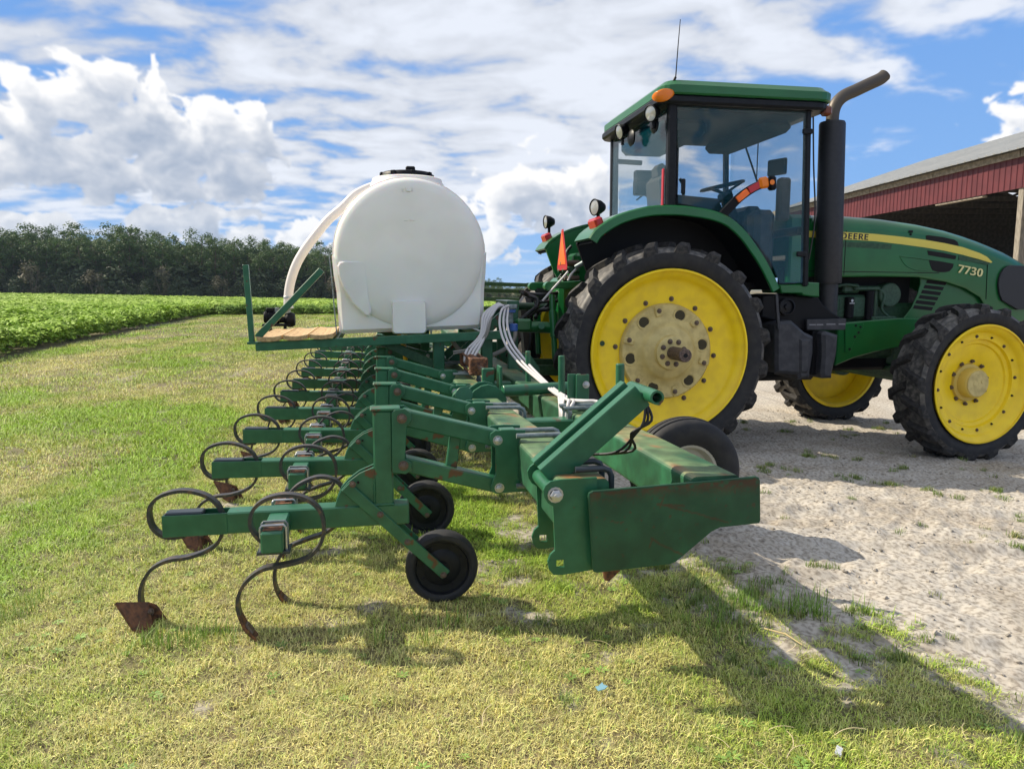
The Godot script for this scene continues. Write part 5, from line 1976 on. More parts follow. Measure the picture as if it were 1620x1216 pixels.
func rear_wheel(t: Node3D, z: float, turn: float) -> void:
	var keep := org
	var w := empty("rear_wheel", t)
	w.position = V(2.575, 0.855, z) - keep
	w.rotation.y = turn
	org = Vector3.ZERO
	tyre_parts(w, 0.985, 0.715, 0.235, 19, 1.0 if turn == 0.0 else -1.0)
	var m := MB.new()
	m.lathe(Transform3D(), PackedVector2Array([Vector2(0.70, -0.24), Vector2(0.735, -0.235), Vector2(0.735, -0.21), Vector2(0.69, -0.19), Vector2(0.66, -0.05), Vector2(0.655, 0.02), Vector2(0.42, 0.085), Vector2(0.0, 0.085)]), 72, 0.8)
	m.lathe(Transform3D(), PackedVector2Array([Vector2(0.0, 0.095), Vector2(0.42, 0.095), Vector2(0.60, 0.115), Vector2(0.635, 0.125), Vector2(0.66, 0.15), Vector2(0.675, 0.185), Vector2(0.705, 0.2), Vector2(0.722, 0.215), Vector2(0.74, 0.232), Vector2(0.735, 0.245), Vector2(0.722, 0.245), Vector2(0.715, 0.235), Vector2(0.70, 0.20)].slice(0, 12)), 72, 0.6)
	obj("rim", m, M.yellow_paint, w)
	m = MB.new()
	m.lathe(Transform3D(), PackedVector2Array([Vector2(0.435, 0.092), Vector2(0.43, 0.125), Vector2(0.415, 0.14), Vector2(0.33, 0.135), Vector2(0.27, 0.15), Vector2(0.245, 0.185), Vector2(0.22, 0.215), Vector2(0.17, 0.225), Vector2(0.155, 0.235), Vector2(0.15, 0.28), Vector2(0.135, 0.29), Vector2(0.0, 0.29)]), 64, 0.75)
	for k in 6:
		var a := k * PI / 3.0 + 0.78
		m.box(Transform3D(Basis(Vector3.BACK, a), V(cos(a) * 0.375, sin(a) * 0.375, 0.14)), V(0.1, 0.06, 0.03), 0.01)
	obj("cast_centre", m, M.cream_paint, w)
	for k in 6:
		var a := k * PI / 3.0 + 0.17
		m = MB.new()
		m.lathe(Transform3D(Basis(Vector3.BACK, a), V(cos(a) * 0.345, sin(a) * 0.345, 0.139)), PackedVector2Array([Vector2(0.068, 0.0), Vector2(0.064, 0.006), Vector2(0.054, 0.004), Vector2(0.048, -0.012)]), 20)
		obj("hole_rim", m, M.cream_paint, w)
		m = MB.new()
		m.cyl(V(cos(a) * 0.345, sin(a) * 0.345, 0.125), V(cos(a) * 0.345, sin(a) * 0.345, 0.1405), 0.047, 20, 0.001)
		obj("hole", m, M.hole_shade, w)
		a += PI / 6.0 + 0.06
		m = MB.new()
		m.bolt(V(cos(a) * 0.375, sin(a) * 0.375, 0.153), Vector3.BACK, 0.017, 0.014)
		obj("centre_bolt", m, M.old_bolt, w)
	for k in 12:
		var a := k * PI / 6.0 - 0.1
		m = MB.new()
		m.bolt(V(cos(a) * 0.475, sin(a) * 0.475, 0.1), Vector3.BACK, 0.0175, 0.02)
		obj("rim_bolt", m, M.old_bolt, w)
	for k in 8:
		var a := k * PI / 4.0 + 0.3
		m = MB.new()
		m.bolt(V(cos(a) * 0.105, sin(a) * 0.105, 0.288), Vector3.BACK, 0.018, 0.02)
		obj("hub_bolt", m, M.old_bolt, w)
	m = MB.new()
	m.cyl(V(0, 0, 0.27), V(0, 0, 0.56), 0.058, 28, 0.006)
	obj("axle_end", m, M.axle_rust, w)
	m = MB.new()
	m.cyl(V(0, 0, 0.561), V(0, 0, 0.564), 0.02, 16, 0.001)
	obj("axle_mark", m, M.dark_void, w)
	m = MB.new()
	m.cyl(V(-0.60, 0.08, 0.1), V(-0.60, 0.08, 0.125), 0.024, 16)
	obj("valve", m, M.dark_green, w)
	org = keep


func front_wheel(t: Node3D, z: float, turn: float) -> void:
	var keep := org
	var w := empty("front_wheel", t)
	w.position = V(5.80, 0.49, z) - keep
	w.rotation.y = turn
	org = Vector3.ZERO
	tyre_parts(w, 0.785, 0.565, 0.2, 17, 1.0 if absf(turn) < 1.0 else -1.0)
	var m := MB.new()
	m.lathe(Transform3D(), PackedVector2Array([Vector2(0.55, -0.2), Vector2(0.585, -0.195), Vector2(0.58, -0.18), Vector2(0.54, -0.165), Vector2(0.50, -0.05), Vector2(0.50, 0.04), Vector2(0.38, 0.03), Vector2(0.0, -0.02)]), 64, 0.8)
	m.lathe(Transform3D(), PackedVector2Array([Vector2(0.0, 0.0), Vector2(0.19, 0.0), Vector2(0.26, 0.05), Vector2(0.36, 0.062), Vector2(0.385, 0.068), Vector2(0.395, 0.085), Vector2(0.43, 0.092), Vector2(0.44, 0.12), Vector2(0.50, 0.125), Vector2(0.515, 0.14), Vector2(0.53, 0.175), Vector2(0.555, 0.185), Vector2(0.575, 0.2), Vector2(0.588, 0.205), Vector2(0.584, 0.213), Vector2(0.57, 0.213)]), 72, 0.7)
	obj("rim", m, M.yellow_paint, w)
	m = MB.new()
	m.lathe(Transform3D(), PackedVector2Array([Vector2(0.19, 0.0), Vector2(0.185, 0.03), Vector2(0.15, 0.035), Vector2(0.145, 0.12), Vector2(0.135, 0.132), Vector2(0.0, 0.134)]), 48, 0.8)
	obj("hub", m, M.hub_yellow, w)
	m = MB.new()
	m.cyl(V(0, 0, 0.13), V(0, 0, 0.141), 0.128, 40, 0.004)
	m.cyl(V(0.05, 0.02, 0.139), V(0.05, 0.02, 0.147), 0.02, 12)
	m.cyl(V(-0.03, 0.0, 0.139), V(-0.03, 0.0, 0.143), 0.03, 12)
	obj("hub_cap", m, M.cream_paint, w)
	for k in 10:
		var a := k * TAU / 10.0 + 0.2
		m = MB.new()
		m.bolt(V(cos(a) * 0.215, sin(a) * 0.215, 0.025), Vector3(0, 0, 1), 0.017, 0.02)
		obj("wheel_nut", m, M.old_bolt, w)
	for k in 16:
		var a := k * TAU / 16.0 + 0.1
		m = MB.new()
		m.bolt(V(cos(a) * 0.468, sin(a) * 0.468, 0.122), Vector3(0, 0, 1), 0.013 if k % 2 == 0 else 0.009, 0.012)
		obj("rim_bolt", m, M.old_bolt if k % 2 == 0 else M.dark_void, w)
	org = keep


func text_part(called: String, txt: String, p: Vector3, h: float, roll: float, m: Material, t: Node3D, wide := 1.0) -> void:
	var f := SystemFont.new()
	f.font_names = PackedStringArray(["Droid Sans"])
	f.font_weight = 700
	var tm := TextMesh.new()
	tm.text = txt
	tm.font = f
	tm.font_size = 64
	tm.pixel_size = h / 46.0
	tm.depth = 0.002
	var o := MeshInstance3D.new()
	o.name = called
	o.mesh = tm
	o.material_override = m
	o.position = p - org
	o.rotation.z = roll
	o.scale = V(wide, 1, 1)
	t.add_child(o, true)


func fender(t: Node3D, s: float) -> void:
	var zo := -6.40
	if s < 0.0:
		zo = 2.0 * ZC + 6.40
	var pts: PackedVector2Array = PackedVector2Array([Vector2(1.866, 1.862), Vector2(1.917, 1.934), Vector2(2.014, 2.006), Vector2(2.118, 2.063), Vector2(2.234, 2.106), Vector2(2.398, 2.145), Vector2(2.558, 2.159), Vector2(2.72, 2.159), Vector2(2.853, 2.148), Vector2(2.987, 2.131), Vector2(3.105, 2.102), Vector2(3.199, 2.065), Vector2(3.282, 2.01), Vector2(3.379, 1.926), Vector2(3.465, 1.824), Vector2(3.539, 1.733), Vector2(3.607, 1.635), Vector2(3.669, 1.531), Vector2(3.726, 1.426)])
	var path := curve(xyz(pts, zo), 2)
	var y := -1.0 * s
	var sec := PackedVector2Array([Vector2(0.012, 0.0), Vector2(0.0, 0.015 * y), Vector2(0.0, 0.5 * y), Vector2(0.025, 0.5 * y), Vector2(0.025, 0.03 * y), Vector2(0.085, 0.025 * y), Vector2(0.09, 0.005 * y), Vector2(0.08, -0.006 * y)])
	var m := MB.new()
	m.sweep(path, sec, false, Vector3.BACK)
	obj("fender", m, M.tractor_paint, t)
	# black liner behind it
	m = MB.new()
	var liner := PackedVector2Array()
	for p in pts:
		liner.append(p + V2c(p) * 0.03)
	liner.append_array(PackedVector2Array([Vector2(3.6, 1.25), Vector2(3.2, 1.0), Vector2(2.3, 1.0), Vector2(1.98, 1.6)]))
	var zi := zo - 0.5 * s
	m.prism(at(V(0, 0, zi)), liner, -0.02, 0.02, 0.0)
	obj("fender_liner", m, M.black_plastic if s > 0.0 else M.tractor_paint, t)
	m = MB.new()
	var inner := []
	for p in path:
		var c := V2c(Vector2(p.x, p.y))
		inner.append(p + V(c.x, c.y, 0) * 0.05 + V(0, 0, -0.03 * s))
	m.sweep(inner, PackedVector2Array([Vector2(0, 0), Vector2(0, 0.46 * y), Vector2(0.012, 0.46 * y), Vector2(0.012, 0)]), false, Vector3.BACK)
	obj("fender_liner", m, M.black_plastic, t)


func V2c(p: Vector2) -> Vector2:
	return (Vector2(2.6, 1.1) - p).normalized()


func work_lamp(t: Node3D, p: Vector3, dir: Vector3, r: float) -> void:
	var m := MB.new()
	var x := MB.ax(p, dir)
	m.lathe(x, PackedVector2Array([Vector2(0, -r * 1.5), Vector2(r * 0.5, -r * 1.4), Vector2(r * 0.85, -r * 0.8), Vector2(r, -r * 0.1), Vector2(r * 1.05, 0.0), Vector2(r * 0.95, 0.008), Vector2(r * 0.9, 0.0)]), 24, 0.6)
	m.cyl(p - dir.normalized() * r * 0.6 - V(0, r * 1.9, 0), p - dir.normalized() * r * 0.6 - V(0, r * 0.7, 0), r * 0.22, 10)
	obj("work_lamp", m, M.black_plastic, t)
	var l := MB.new()
	l.lathe(x, PackedVector2Array([Vector2(r * 0.9, -0.002), Vector2(r * 0.5, 0.006), Vector2(0, 0.009)]), 24, 0.5)
	obj("lamp_lens", l, M.lamp_glass, t.get_child(t.get_child_count() - 1))


func build_tractor() -> void:
	var o := thing("tractor", "large green farm tractor with yellow wheels and black exhaust stack, hitched to the cultivator", "tractor", V(4.0, -0.12, ZC))
	var g: Material = M.tractor_paint
	var blk: Material = M.soot_black
	var m: MB
	rear_wheel(o, -6.435, 0.0)
	rear_wheel(o, 2.0 * ZC + 6.435, PI)
	front_wheel(o, -6.40, deg_to_rad(4.5))
	front_wheel(o, 2.0 * ZC + 6.40, PI + deg_to_rad(4.5))
	# body between the wheels
	m = MB.new()
	m.cyl(V(2.575, 0.855, -6.55), V(2.575, 0.855, -8.53), 0.12, 24)
	m.box(at(V(2.575, 0.86, -7.02)), V(0.36, 0.36, 0.5), 0.05)
	m.box(at(V(2.575, 0.86, -8.06)), V(0.36, 0.36, 0.5), 0.05)
	obj("rear_axle", m, M.dark_green, o)
	m = MB.new()
	m.box(at(V(2.6, 0.95, ZC)), V(1.3, 0.75, 0.62), 0.05)
	m.box(at(V(3.8, 0.92, ZC)), V(1.6, 0.6, 0.5), 0.05)
	obj("transmission", m, M.dark_green, o)
	m = MB.new()
	m.box(at(V(5.2, 0.95, ZC)), V(1.6, 0.62, 0.46), 0.04)
	obj("engine_block", m, M.dark_green, o)
	# hitch end: housings, rocker arms, links, hoses
	m = MB.new()
	m.box(at(V(1.98, 1.28, ZC)), V(0.30, 0.5, 0.5), 0.04)
	m.box(at(V(2.1, 1.62, -7.35)), V(0.3, 0.3, 0.3), 0.03)
	obj("rear_housing", m, g, o)
	for k in 9:
		m = MB.new()
		var yy := 1.52 + 0.075 * (k % 3)
		m.cyl(V(1.88 - 0.02 * (k % 2), yy, -7.2 - 0.09 * (k / 3)), V(2.0, yy, -7.2 - 0.09 * (k / 3)), 0.028, 12)
		m.cyl(V(1.85 - 0.02 * (k % 2), yy, -7.2 - 0.09 * (k / 3)), V(1.9, yy, -7.2 - 0.09 * (k / 3)), 0.02, 10)
		obj("hydraulic_coupler", m, M.dark_green if k % 2 else M.old_bolt, o)
	for z in [-7.15, -7.9]:
		m = MB.new()
		m.prism(at(V(0, 0, z)), PackedVector2Array([Vector2(1.639, 1.466), Vector2(1.66, 1.483), Vector2(1.717, 1.488), Vector2(1.833, 1.486), Vector2(1.926, 1.494), Vector2(1.996, 1.5), Vector2(2.008, 1.455), Vector2(1.927, 1.421), Vector2(1.857, 1.41), Vector2(1.81, 1.421), Vector2(1.718, 1.421), Vector2(1.66, 1.405), Vector2(1.643, 1.421)]), -0.03, 0.03, 0.008)
		m.cyl(V(2.05, 1.42, z - 0.02), V(2.05, 1.42, z + 0.04), 0.07, 20)
		m.cyl(Vector3(1.674, 1.441, -7.15) * V(1, 1, 0) + V(0, 0, z - 0.05), Vector3(1.674, 1.441, -7.15) * V(1, 1, 0) + V(0, 0, z + 0.05), 0.045, 18)
		obj("lift_rocker", m, g, o)
		m = MB.new()
		m.cyl(V(1.70, 1.36, z + 0.05), V(1.72, 0.72, z + 0.12), 0.028, 14)
		m.cyl(V(1.705, 1.2, z + 0.07), V(1.715, 0.95, z + 0.1), 0.04, 14)
		obj("lift_link", m, g, o)
		m = MB.new()
		m.bar(V(2.4, 0.58, z), V(1.42, 0.62, z * 0.96 - 0.3), 0.06, 0.1)
		obj("lower_link", m, M.dark_green, o)
	m = MB.new()
	m.cyl(V(1.95, 1.22, ZC), V(1.38, 1.24, ZC), 0.04, 16)
	obj("top_link", m, M.dark_green, o)
	m = MB.new()
	m.cyl(Vector3(1.382, 1.051, -7.1), Vector3(1.708, 1.036, -7.1), 0.055, 20)
	m.box(at(Vector3(1.41, 1.067, -7.1)), V(0.16, 0.12, 0.14), 0.02)
	m.cyl(Vector3(1.588, 1.059, -7.05), Vector3(1.572, 1.063, -6.98), 0.035, 14)
	obj("steering_cylinder", m, g, o)
	m = MB.new()
	m.cyl(Vector3(1.909, 1.621, -7), Vector3(2.054, 1.719, -6.9), 0.024, 14)
	obj("gas_strut", m, M.grey_steel, o)
	for e in [[[640, 570], [670, 510], [722, 458]], [[420, 745], [500, 650], [590, 550], [640, 490]]]:
		m = MB.new()
		var pp := []
		for q in e:
			pp.append(hitch_point(q[0], q[1], -7.05))
		m.tube(curve(pp, 4), 0.011, 8)
		obj("white_line", m, M.white_hose, o)
	var hs := [[[270, 670], [320, 700], [390, 730], [380, 800], [330, 850], [250, 910], [160, 955]], [[260, 680], [350, 685], [440, 690], [520, 685], [585, 678]], [[590, 750], [500, 755], [430, 760], [400, 790], [390, 840], [330, 890]], [[575, 815], [500, 825], [440, 835], [420, 870], [400, 900]], [[540, 700], [520, 780], [470, 830], [420, 850]], [[270, 665], [340, 675], [400, 720], [420, 790], [400, 850], [330, 880]], [[690, 620], [640, 660], [600, 720], [590, 800], [560, 880]], [[760, 250], [720, 300], [700, 380], [690, 470], [640, 560]], [[300, 1100], [260, 1160], [200, 1210], [180, 1260]], [[400, 1040], [395, 1130], [380, 1230], [340, 1290]]]
	var kk := 0
	for e in hs:
		m = MB.new()
		var pp := []
		var jj := 0
		for q in e:
			pp.append(hitch_point(q[0], q[1], -7.15 - 0.04 * kk - 0.03 * sin(jj * 1.7 + kk)))
			jj += 1
		m.tube(curve(pp, 5), 0.017 if kk % 3 else 0.021, 9)
		obj("hydraulic_hose", m, M.black_hose, o)
		kk += 1
	m = MB.new()
	m.box(at(V(1.72, 0.95, -8.3), V(0, 0, 0.1)), V(0.18, 0.75, 0.3), 0.06)
	obj("hose_bag", m, M.black_plastic, o)
	# slow-vehicle triangle, seen nearly edge-on
	var sb := Basis(V(0, 0, 1), V(0, 1, 0), V(-1, 0, 0))
	m = MB.new()
	m.prism(Transform3D(sb, V(1.84, 1.60, -7.24)), PackedVector2Array([Vector2(-0.185, 0.0), Vector2(0.185, 0.0), Vector2(0.20, 0.03), Vector2(0.03, 0.4), Vector2(-0.03, 0.4), Vector2(-0.20, 0.03)]), 0.0, 0.005, 0.001)
	obj("warning_triangle", m, M.red_strip, o)
	m = MB.new()
	m.prism(Transform3D(sb, V(1.834, 1.60, -7.24)), PackedVector2Array([Vector2(-0.15, 0.055), Vector2(0.15, 0.055), Vector2(0.0, 0.385)]), 0.0, 0.003, 0.0)
	obj("triangle_centre", m, M.orange_sign, o)
	fender(o, 1.0)
	fender(o, -1.0)
	for s in [1.0, -1.0]:
		var z: float = ZC + s * 0.98
		m = MB.new()
		m.box(at(V(1.985, 1.97, z), V(0, 0, 0.35)), V(0.08, 0.17, 0.24), 0.02)
		obj("tail_lamp", m, M.red_lens, o)
	work_lamp(o, V(2.015, 2.165, -6.75), V(-1.0, -0.05, 0.35), 0.075)
	work_lamp(o, V(1.965, 2.185, -8.55), V(-1.0, -0.05, 0.1), 0.075)
	# cab
	var zn := -6.70
	var zf := 2.0 * ZC + 6.70
	for z in [zn, zf]:
		m = MB.new()
		m.bar(V(2.735, 2.12, z), V(2.73, 3.14, z), 0.07, 0.085, Vector3.RIGHT, 0.012)
		obj("rear_pillar", m, blk, o)
		m = MB.new()
		m.bar(V(4.155, 1.44, z), V(4.095, 3.14, z), 0.07, 0.055, Vector3.RIGHT, 0.012)
		obj("front_pillar", m, blk, o)
		m = MB.new()
		m.box(at(V(3.42, 3.12, z)), V(1.46, 0.07, 0.08), 0.012)
		obj("side_rail", m, blk, o)
	m = MB.new()
	m.bar(V(3.47, 1.9, zf), V(3.47, 3.12, zf), 0.06, 0.07, Vector3.RIGHT, 0.01)
	obj("middle_pillar", m, M.grey_plastic, o)
	for x in [2.73, 4.11]:
		m = MB.new()
		m.box(at(V(x, 3.12, ZC)), V(0.07, 0.08, 1.62), 0.01)
		m.box(at(V(x, 2.17 if x < 3.0 else 1.98, ZC)), V(0.08, 0.08, 1.62), 0.01)
		obj("cross_rail", m, blk, o)
	var door: PackedVector2Array = PackedVector2Array([Vector2(2.774, 3.081), Vector2(4.081, 3.137), Vector2(4.16, 1.476), Vector2(3.883, 1.467), Vector2(3.788, 1.656), Vector2(3.637, 1.842), Vector2(3.447, 2.025), Vector2(3.273, 2.133), Vector2(3.072, 2.17), Vector2(2.809, 2.211)])
	m = MB.new()
	m.prism(at(V(0, 0, zn + 0.02)), door, -0.006, 0.0, 0.0)
	obj("door_glass", m, M.cab_glass, o)
	m = MB.new()
	m.prism(at(V(0, 0, zf - 0.02)), door, -0.006, 0.0, 0.0)
	obj("door_glass", m, M.cab_glass, o)
	m = MB.new()
	m.prism(Transform3D(Basis(V(0, 0, 1), V(0, 1, 0), V(-1, 0, 0)), V(2.70, 0, ZC)), PackedVector2Array([Vector2(-0.79, 2.2), Vector2(0.79, 2.2), Vector2(0.79, 3.1), Vector2(-0.79, 3.1)]), -0.003, 0.003, 0.0)
	obj("rear_glass", m, M.cab_glass, o)
	m = MB.new()
	m.prism(Transform3D(Basis(V(0, 0, 1), V(0, 1, 0), V(-1, 0, 0)), V(4.14, 0, ZC)), PackedVector2Array([Vector2(-0.78, 2.03), Vector2(0.78, 2.03), Vector2(0.79, 3.08), Vector2(-0.79, 3.08)]), -0.003, 0.003, 0.0)
	obj("windscreen", m, M.cab_glass, o)
	# dark panels low in the cab, behind the glass
	m = MB.new()
	m.box(at(V(3.1, 2.07, zf + 0.05)), V(0.72, 0.34, 0.03), 0.004)
	m.box(at(V(3.8, 1.72, zf + 0.05)), V(0.66, 0.5, 0.03), 0.004)
	m.box(at(V(3.4, 1.45, ZC)), V(1.4, 0.06, 1.6), 0.004)
	m.prism(at(V(0, 0, zn - 0.06)), PackedVector2Array([Vector2(2.806, 2.3), Vector2(3.245, 2.27), Vector2(3.366, 2.039), Vector2(3.251, 2.128), Vector2(2.984, 2.18), Vector2(2.809, 2.205)]), -0.02, 0.0, 0.002)
	obj("lower_panel", m, M.black_plastic, o)
	m = MB.new()
	m.box(at(V(3.42, 3.075, ZC)), V(1.40, 0.025, 1.62), 0.004)
	m.box(at(V(3.0, 2.98, ZC - 0.1)), V(0.5, 0.17, 1.2), 0.05)
	m.box(at(V(3.9, 3.0, ZC)), V(0.34, 0.12, 1.3), 0.05)
	obj("headliner", m, M.headliner, o)
	var rr := func(x0: float, x1: float, z0: float, z1: float, r: float) -> PackedVector2Array:
		var p := PackedVector2Array()
		for w in rounded(x1 - x0, z1 - z0, r, 5):
			p.append(w + Vector2((x0 + x1) * 0.5, -(z0 + z1) * 0.5))
		return p
	var ub := Basis(V(1, 0, 0), V(0, 0, -1), V(0, 1, 0))
	m = MB.new()
	for e in [[0.0, 3.168, 3.262, 0.014], [0.013, 3.2, 3.302, 0.05]]:
		m.prism(Transform3D(ub, Vector3.ZERO), rr.call(2.60 + e[0], 4.33 - e[0], -8.50 + e[0], -6.58 - e[0], 0.16), e[1], e[2], e[3])
	obj("roof", m, g, o)
	m = MB.new()
	m.prism(Transform3D(ub, Vector3.ZERO), rr.call(2.575, 4.30, -8.48, -6.60, 0.14), 3.09, 3.172, 0.02)
	obj("roof_band", m, blk, o)
	m = MB.new()
	m.cyl(V(2.72, 3.29, -6.66), V(2.74, 3.33, -6.66), 0.012, 10)
	m.tube([V(2.74, 3.32, -6.66), V(2.755, 3.6, -6.66), V(2.77, 3.83, -6.66)], 0.006, 6, [1.0, 0.8, 0.6])
	obj("antenna", m, blk, o)
	m = MB.new()
	m.lathe(Transform3D(Basis(V(1.0, 0.25, 0), V(-0.13, 0.52, 0), V(0, 0, 1)), V(2.60, 3.15, -6.585)), PackedVector2Array([Vector2(0.10, -0.03), Vector2(0.095, 0.01), Vector2(0.06, 0.035), Vector2(0, 0.045)]), 28, 0.5)
	obj("roof_marker_lamp", m, M.amber_lens, o)
	m = MB.new()
	m.box(at(V(4.28, 3.10, -6.68)), V(0.09, 0.09, 0.09), 0.02)
	obj("front_marker_lamp", m, M.lens_brown, o)
	work_lamp(o, V(2.55, 3.03, -6.78), V(-1, -0.25, 0.5), 0.075)
	work_lamp(o, V(2.53, 3.03, -7.62), V(-1, -0.3, 0.2), 0.075)
	for z in [-6.86, -7.5]:
		m = MB.new()
		m.lathe(Transform3D(Basis(V(0, 0, 1), V(0, 1, 0), V(-1, 0, 0)), V(2.62, 2.95, z)), PackedVector2Array([Vector2(0, -0.03), Vector2(0.07, -0.02), Vector2(0.085, 0.0), Vector2(0.06, 0.02), Vector2(0, 0.028)]), 20, 0.5)
		m.bar(V(2.62, 2.98, z), V(2.62, 3.1, z), 0.03, 0.03)
		obj("lamp_back", m, blk, o)
	m = MB.new()
	m.box(at(V(2.675, 2.33, -6.74)), V(0.015, 0.4, 0.045), 0.005)
	obj("rear_reflector", m, M.red_lens, o)
	# amber flasher on its arm over the fender
	m = MB.new()
	var fa: Vector3 = Vector3(3.192, 2.096, -6.55)
	var fb: Vector3 = Vector3(3.308, 2.216, -6.55)
	var fc: Vector3 = Vector3(3.433, 2.314, -6.55)
	var fd: Vector3 = Vector3(3.56, 2.378, -6.55)
	var fe: Vector3 = Vector3(3.682, 2.396, -6.55)
	m.sweep(curve([fa, fb, fc, fd, fe], 4), rect(0.075, 0.05), false, Vector3.BACK, true)
	obj("flasher_arm", m, M.black_plastic, o)
	m = MB.new()
	m.bar(fb.lerp(fc, 0.08) + V(0, 0.008, 0.03), fb.lerp(fc, 0.92) + V(0, 0.008, 0.03), 0.02, 0.058, Vector3.UP, 0.004)
	obj("orange_reflector", m, M.orange_sign, o)
	m = MB.new()
	m.bar(fb.lerp(fc, 0.98) + V(0, 0.008, 0.03), fc.lerp(fd, 0.85) + V(0, 0.01, 0.03), 0.02, 0.062, Vector3.UP, 0.004)
	obj("red_reflector", m, M.red_strip, o)
	m = MB.new()
	m.box(at(Vector3(3.575, 2.393, -6.52), V(0, 0, 0.2)), V(0.095, 0.105, 0.06), 0.02)
	obj("flasher", m, M.amber_lens, o)
	m = MB.new()
	m.box(at(Vector3(3.674, 2.395, -6.545), V(0, 0, 0.1)), V(0.07, 0.13, 0.075), 0.018)
	obj("flasher_housing", m, M.black_plastic, o)
	m = MB.new()
	m.cyl(Vector3(3.653, 2.398, -6.505), Vector3(3.653, 2.398, -6.505) + V(0, 0, 0.008), 0.024, 16, 0.002)
	obj("flasher_lens", m, M.amber_lens, o)
	# inside
	m = MB.new()
	m.box(at(V(3.0, 1.95, ZC - 0.0)), V(0.55, 0.16, 0.55), 0.05)
	m.box(at(V(2.98, 2.28, ZC), V(0, 0, 0.1)), V(0.16, 0.62, 0.5), 0.06)
	obj("seat", m, M.seat_cloth, o)
	m = MB.new()
	m.box(at(V(2.95, 2.62, ZC), V(0, 0, 0.1)), V(0.1, 0.16, 0.26), 0.04)
	obj("headrest", m, M.seat_cloth, o)
	m = MB.new()
	var ring := []
	var tb := Basis(V(0, 0, 1), 0.22) * Basis(V(1, 0, 0), 0.0)
	for k in 24:
		var a := TAU * k / 24.0
		ring.append(V(3.66, 2.5, ZC) + tb * V(cos(a) * 0.22, 0, sin(a) * 0.22))
	m.tube(ring, 0.017, 8, [], true)
	for k in 3:
		var a := TAU * k / 3.0 + 0.4
		m.tube([V(3.69, 2.42, ZC), V(3.66, 2.5, ZC) + tb * V(cos(a) * 0.22, 0, sin(a) * 0.22)], 0.014, 8)
	obj("steering_wheel", m, M.black_plastic, o)
	m = MB.new()
	m.bar(V(3.70, 2.44, ZC), V(3.86, 1.9, ZC), 0.1, 0.1)
	m.box(at(V(3.92, 2.0, ZC)), V(0.2, 0.55, 0.5), 0.05)
	m.box(at(V(3.70, 2.38, ZC)), V(0.12, 0.1, 0.16), 0.02)
	obj("steering_column", m, M.black_plastic, o)
	m = MB.new()
	m.box(at(V(2.95, 2.63, -8.0)), V(0.22, 0.16, 0.08), 0.015)
	m.box(at(V(2.92, 2.52, -8.0)), V(0.16, 0.16, 0.1), 0.015)
	m.tube(curve([V(3.02, 2.5, -8.0), V(3.12, 2.4, -8.0), V(3.14, 2.25, -8.0), V(3.25, 2.1, -8.0)], 4), 0.014, 8)
	m.tube(curve([V(2.85, 2.25, -8.0), V(3.0, 2.27, -8.0), V(3.12, 2.22, -8.0)], 4), 0.014, 8)
	obj("monitor", m, M.black_plastic, o)
	m = MB.new()
	m.cyl(V(3.22, 2.56, -8.48), V(3.22, 2.56, -8.52), 0.085, 24)
	m.cyl(V(3.11, 2.57, -8.48), V(3.11, 2.57, -8.52), 0.06, 20)
	m.bar(V(3.05, 2.45, -8.5), V(3.22, 2.58, -8.5), 0.02, 0.02)
	obj("mirror", m, M.black_plastic, o)
	m = MB.new()
	m.bar(V(2.72, 2.86, -8.35), V(3.05, 2.85, -8.35), 0.05, 0.05)
	m.tube([V(3.55, 2.2, -8.3), V(3.55, 2.6, -8.3), V(3.5, 2.68, -8.3)], 0.018, 8)
	obj("grab_handle", m, M.black_plastic, o)
	for z in [-7.24, -7.84]:
		m = MB.new()
		m.box(at(V(3.05, 2.17, z)), V(0.42, 0.07, 0.08), 0.025)
		obj("arm_rest", m, M.seat_cloth, o)
	for k in 4:
		m = MB.new()
		m.cyl(V(3.2 + 0.07 * k, 2.12, -7.02), V(3.21 + 0.07 * k, 2.24, -7.0), 0.012, 8)
		m.cyl(V(3.21 + 0.07 * k, 2.23, -7.0), V(3.212 + 0.07 * k, 2.27, -7.0), 0.022, 10)
		obj("control_lever", m, M.black_plastic, o)
	m = MB.new()
	m.box(at(V(3.98, 2.62, -7.0), V(0, 0.4, 0)), V(0.04, 0.16, 0.22), 0.012)
	m.bar(V(3.98, 2.3, -7.0), V(3.98, 2.6, -7.0), 0.02, 0.02)
	obj("display", m, M.black_plastic, o)
	m = MB.new()
	m.bar(V(4.16, 2.55, -7.7), V(3.98, 3.05, -7.75), 0.012, 0.02)
	m.bar(V(4.165, 2.6, -7.75), V(4.06, 3.1, -7.55), 0.012, 0.012)
	obj("wiper", m, M.black_plastic, o)
	m = MB.new()
	m.box(at(V(4.03, 2.3, -6.95)), V(0.12, 0.42, 0.1), 0.02)
	obj("side_console", m, M.grey_plastic, o)
	m = MB.new()
	m.box(at(V(3.85, 1.85, -7.05)), V(0.22, 0.7, 0.25), 0.05)
	m.box(at(V(3.35, 2.0, -7.1)), V(0.5, 0.25, 0.2), 0.06)
	obj("armrest_console", m, M.grey_plastic, o)
	# sill, steps and boxes under the cab
	m = MB.new()
	m.prism(at(V(0, 0, -6.78)), PackedVector2Array([Vector2(3.886, 1.456), Vector2(4.195, 1.462), Vector2(4.194, 1.482), Vector2(4.321, 1.475), Vector2(4.329, 1.337), Vector2(4.27, 1.337), Vector2(4.151, 1.353), Vector2(4.136, 1.371), Vector2(3.918, 1.374)]), -0.3, 0.08, 0.01)
	obj("sill", m, g, o)
	m = MB.new()
	m.box(at(V(4.3, 1.72, -7.1)), V(0.22, 0.6, 0.1), 0.02)
	m.box(at(V(4.36, 1.95, ZC)), V(0.3, 0.46, 0.82), 0.04)
	obj("cowl", m, g, o)
	m = MB.new()
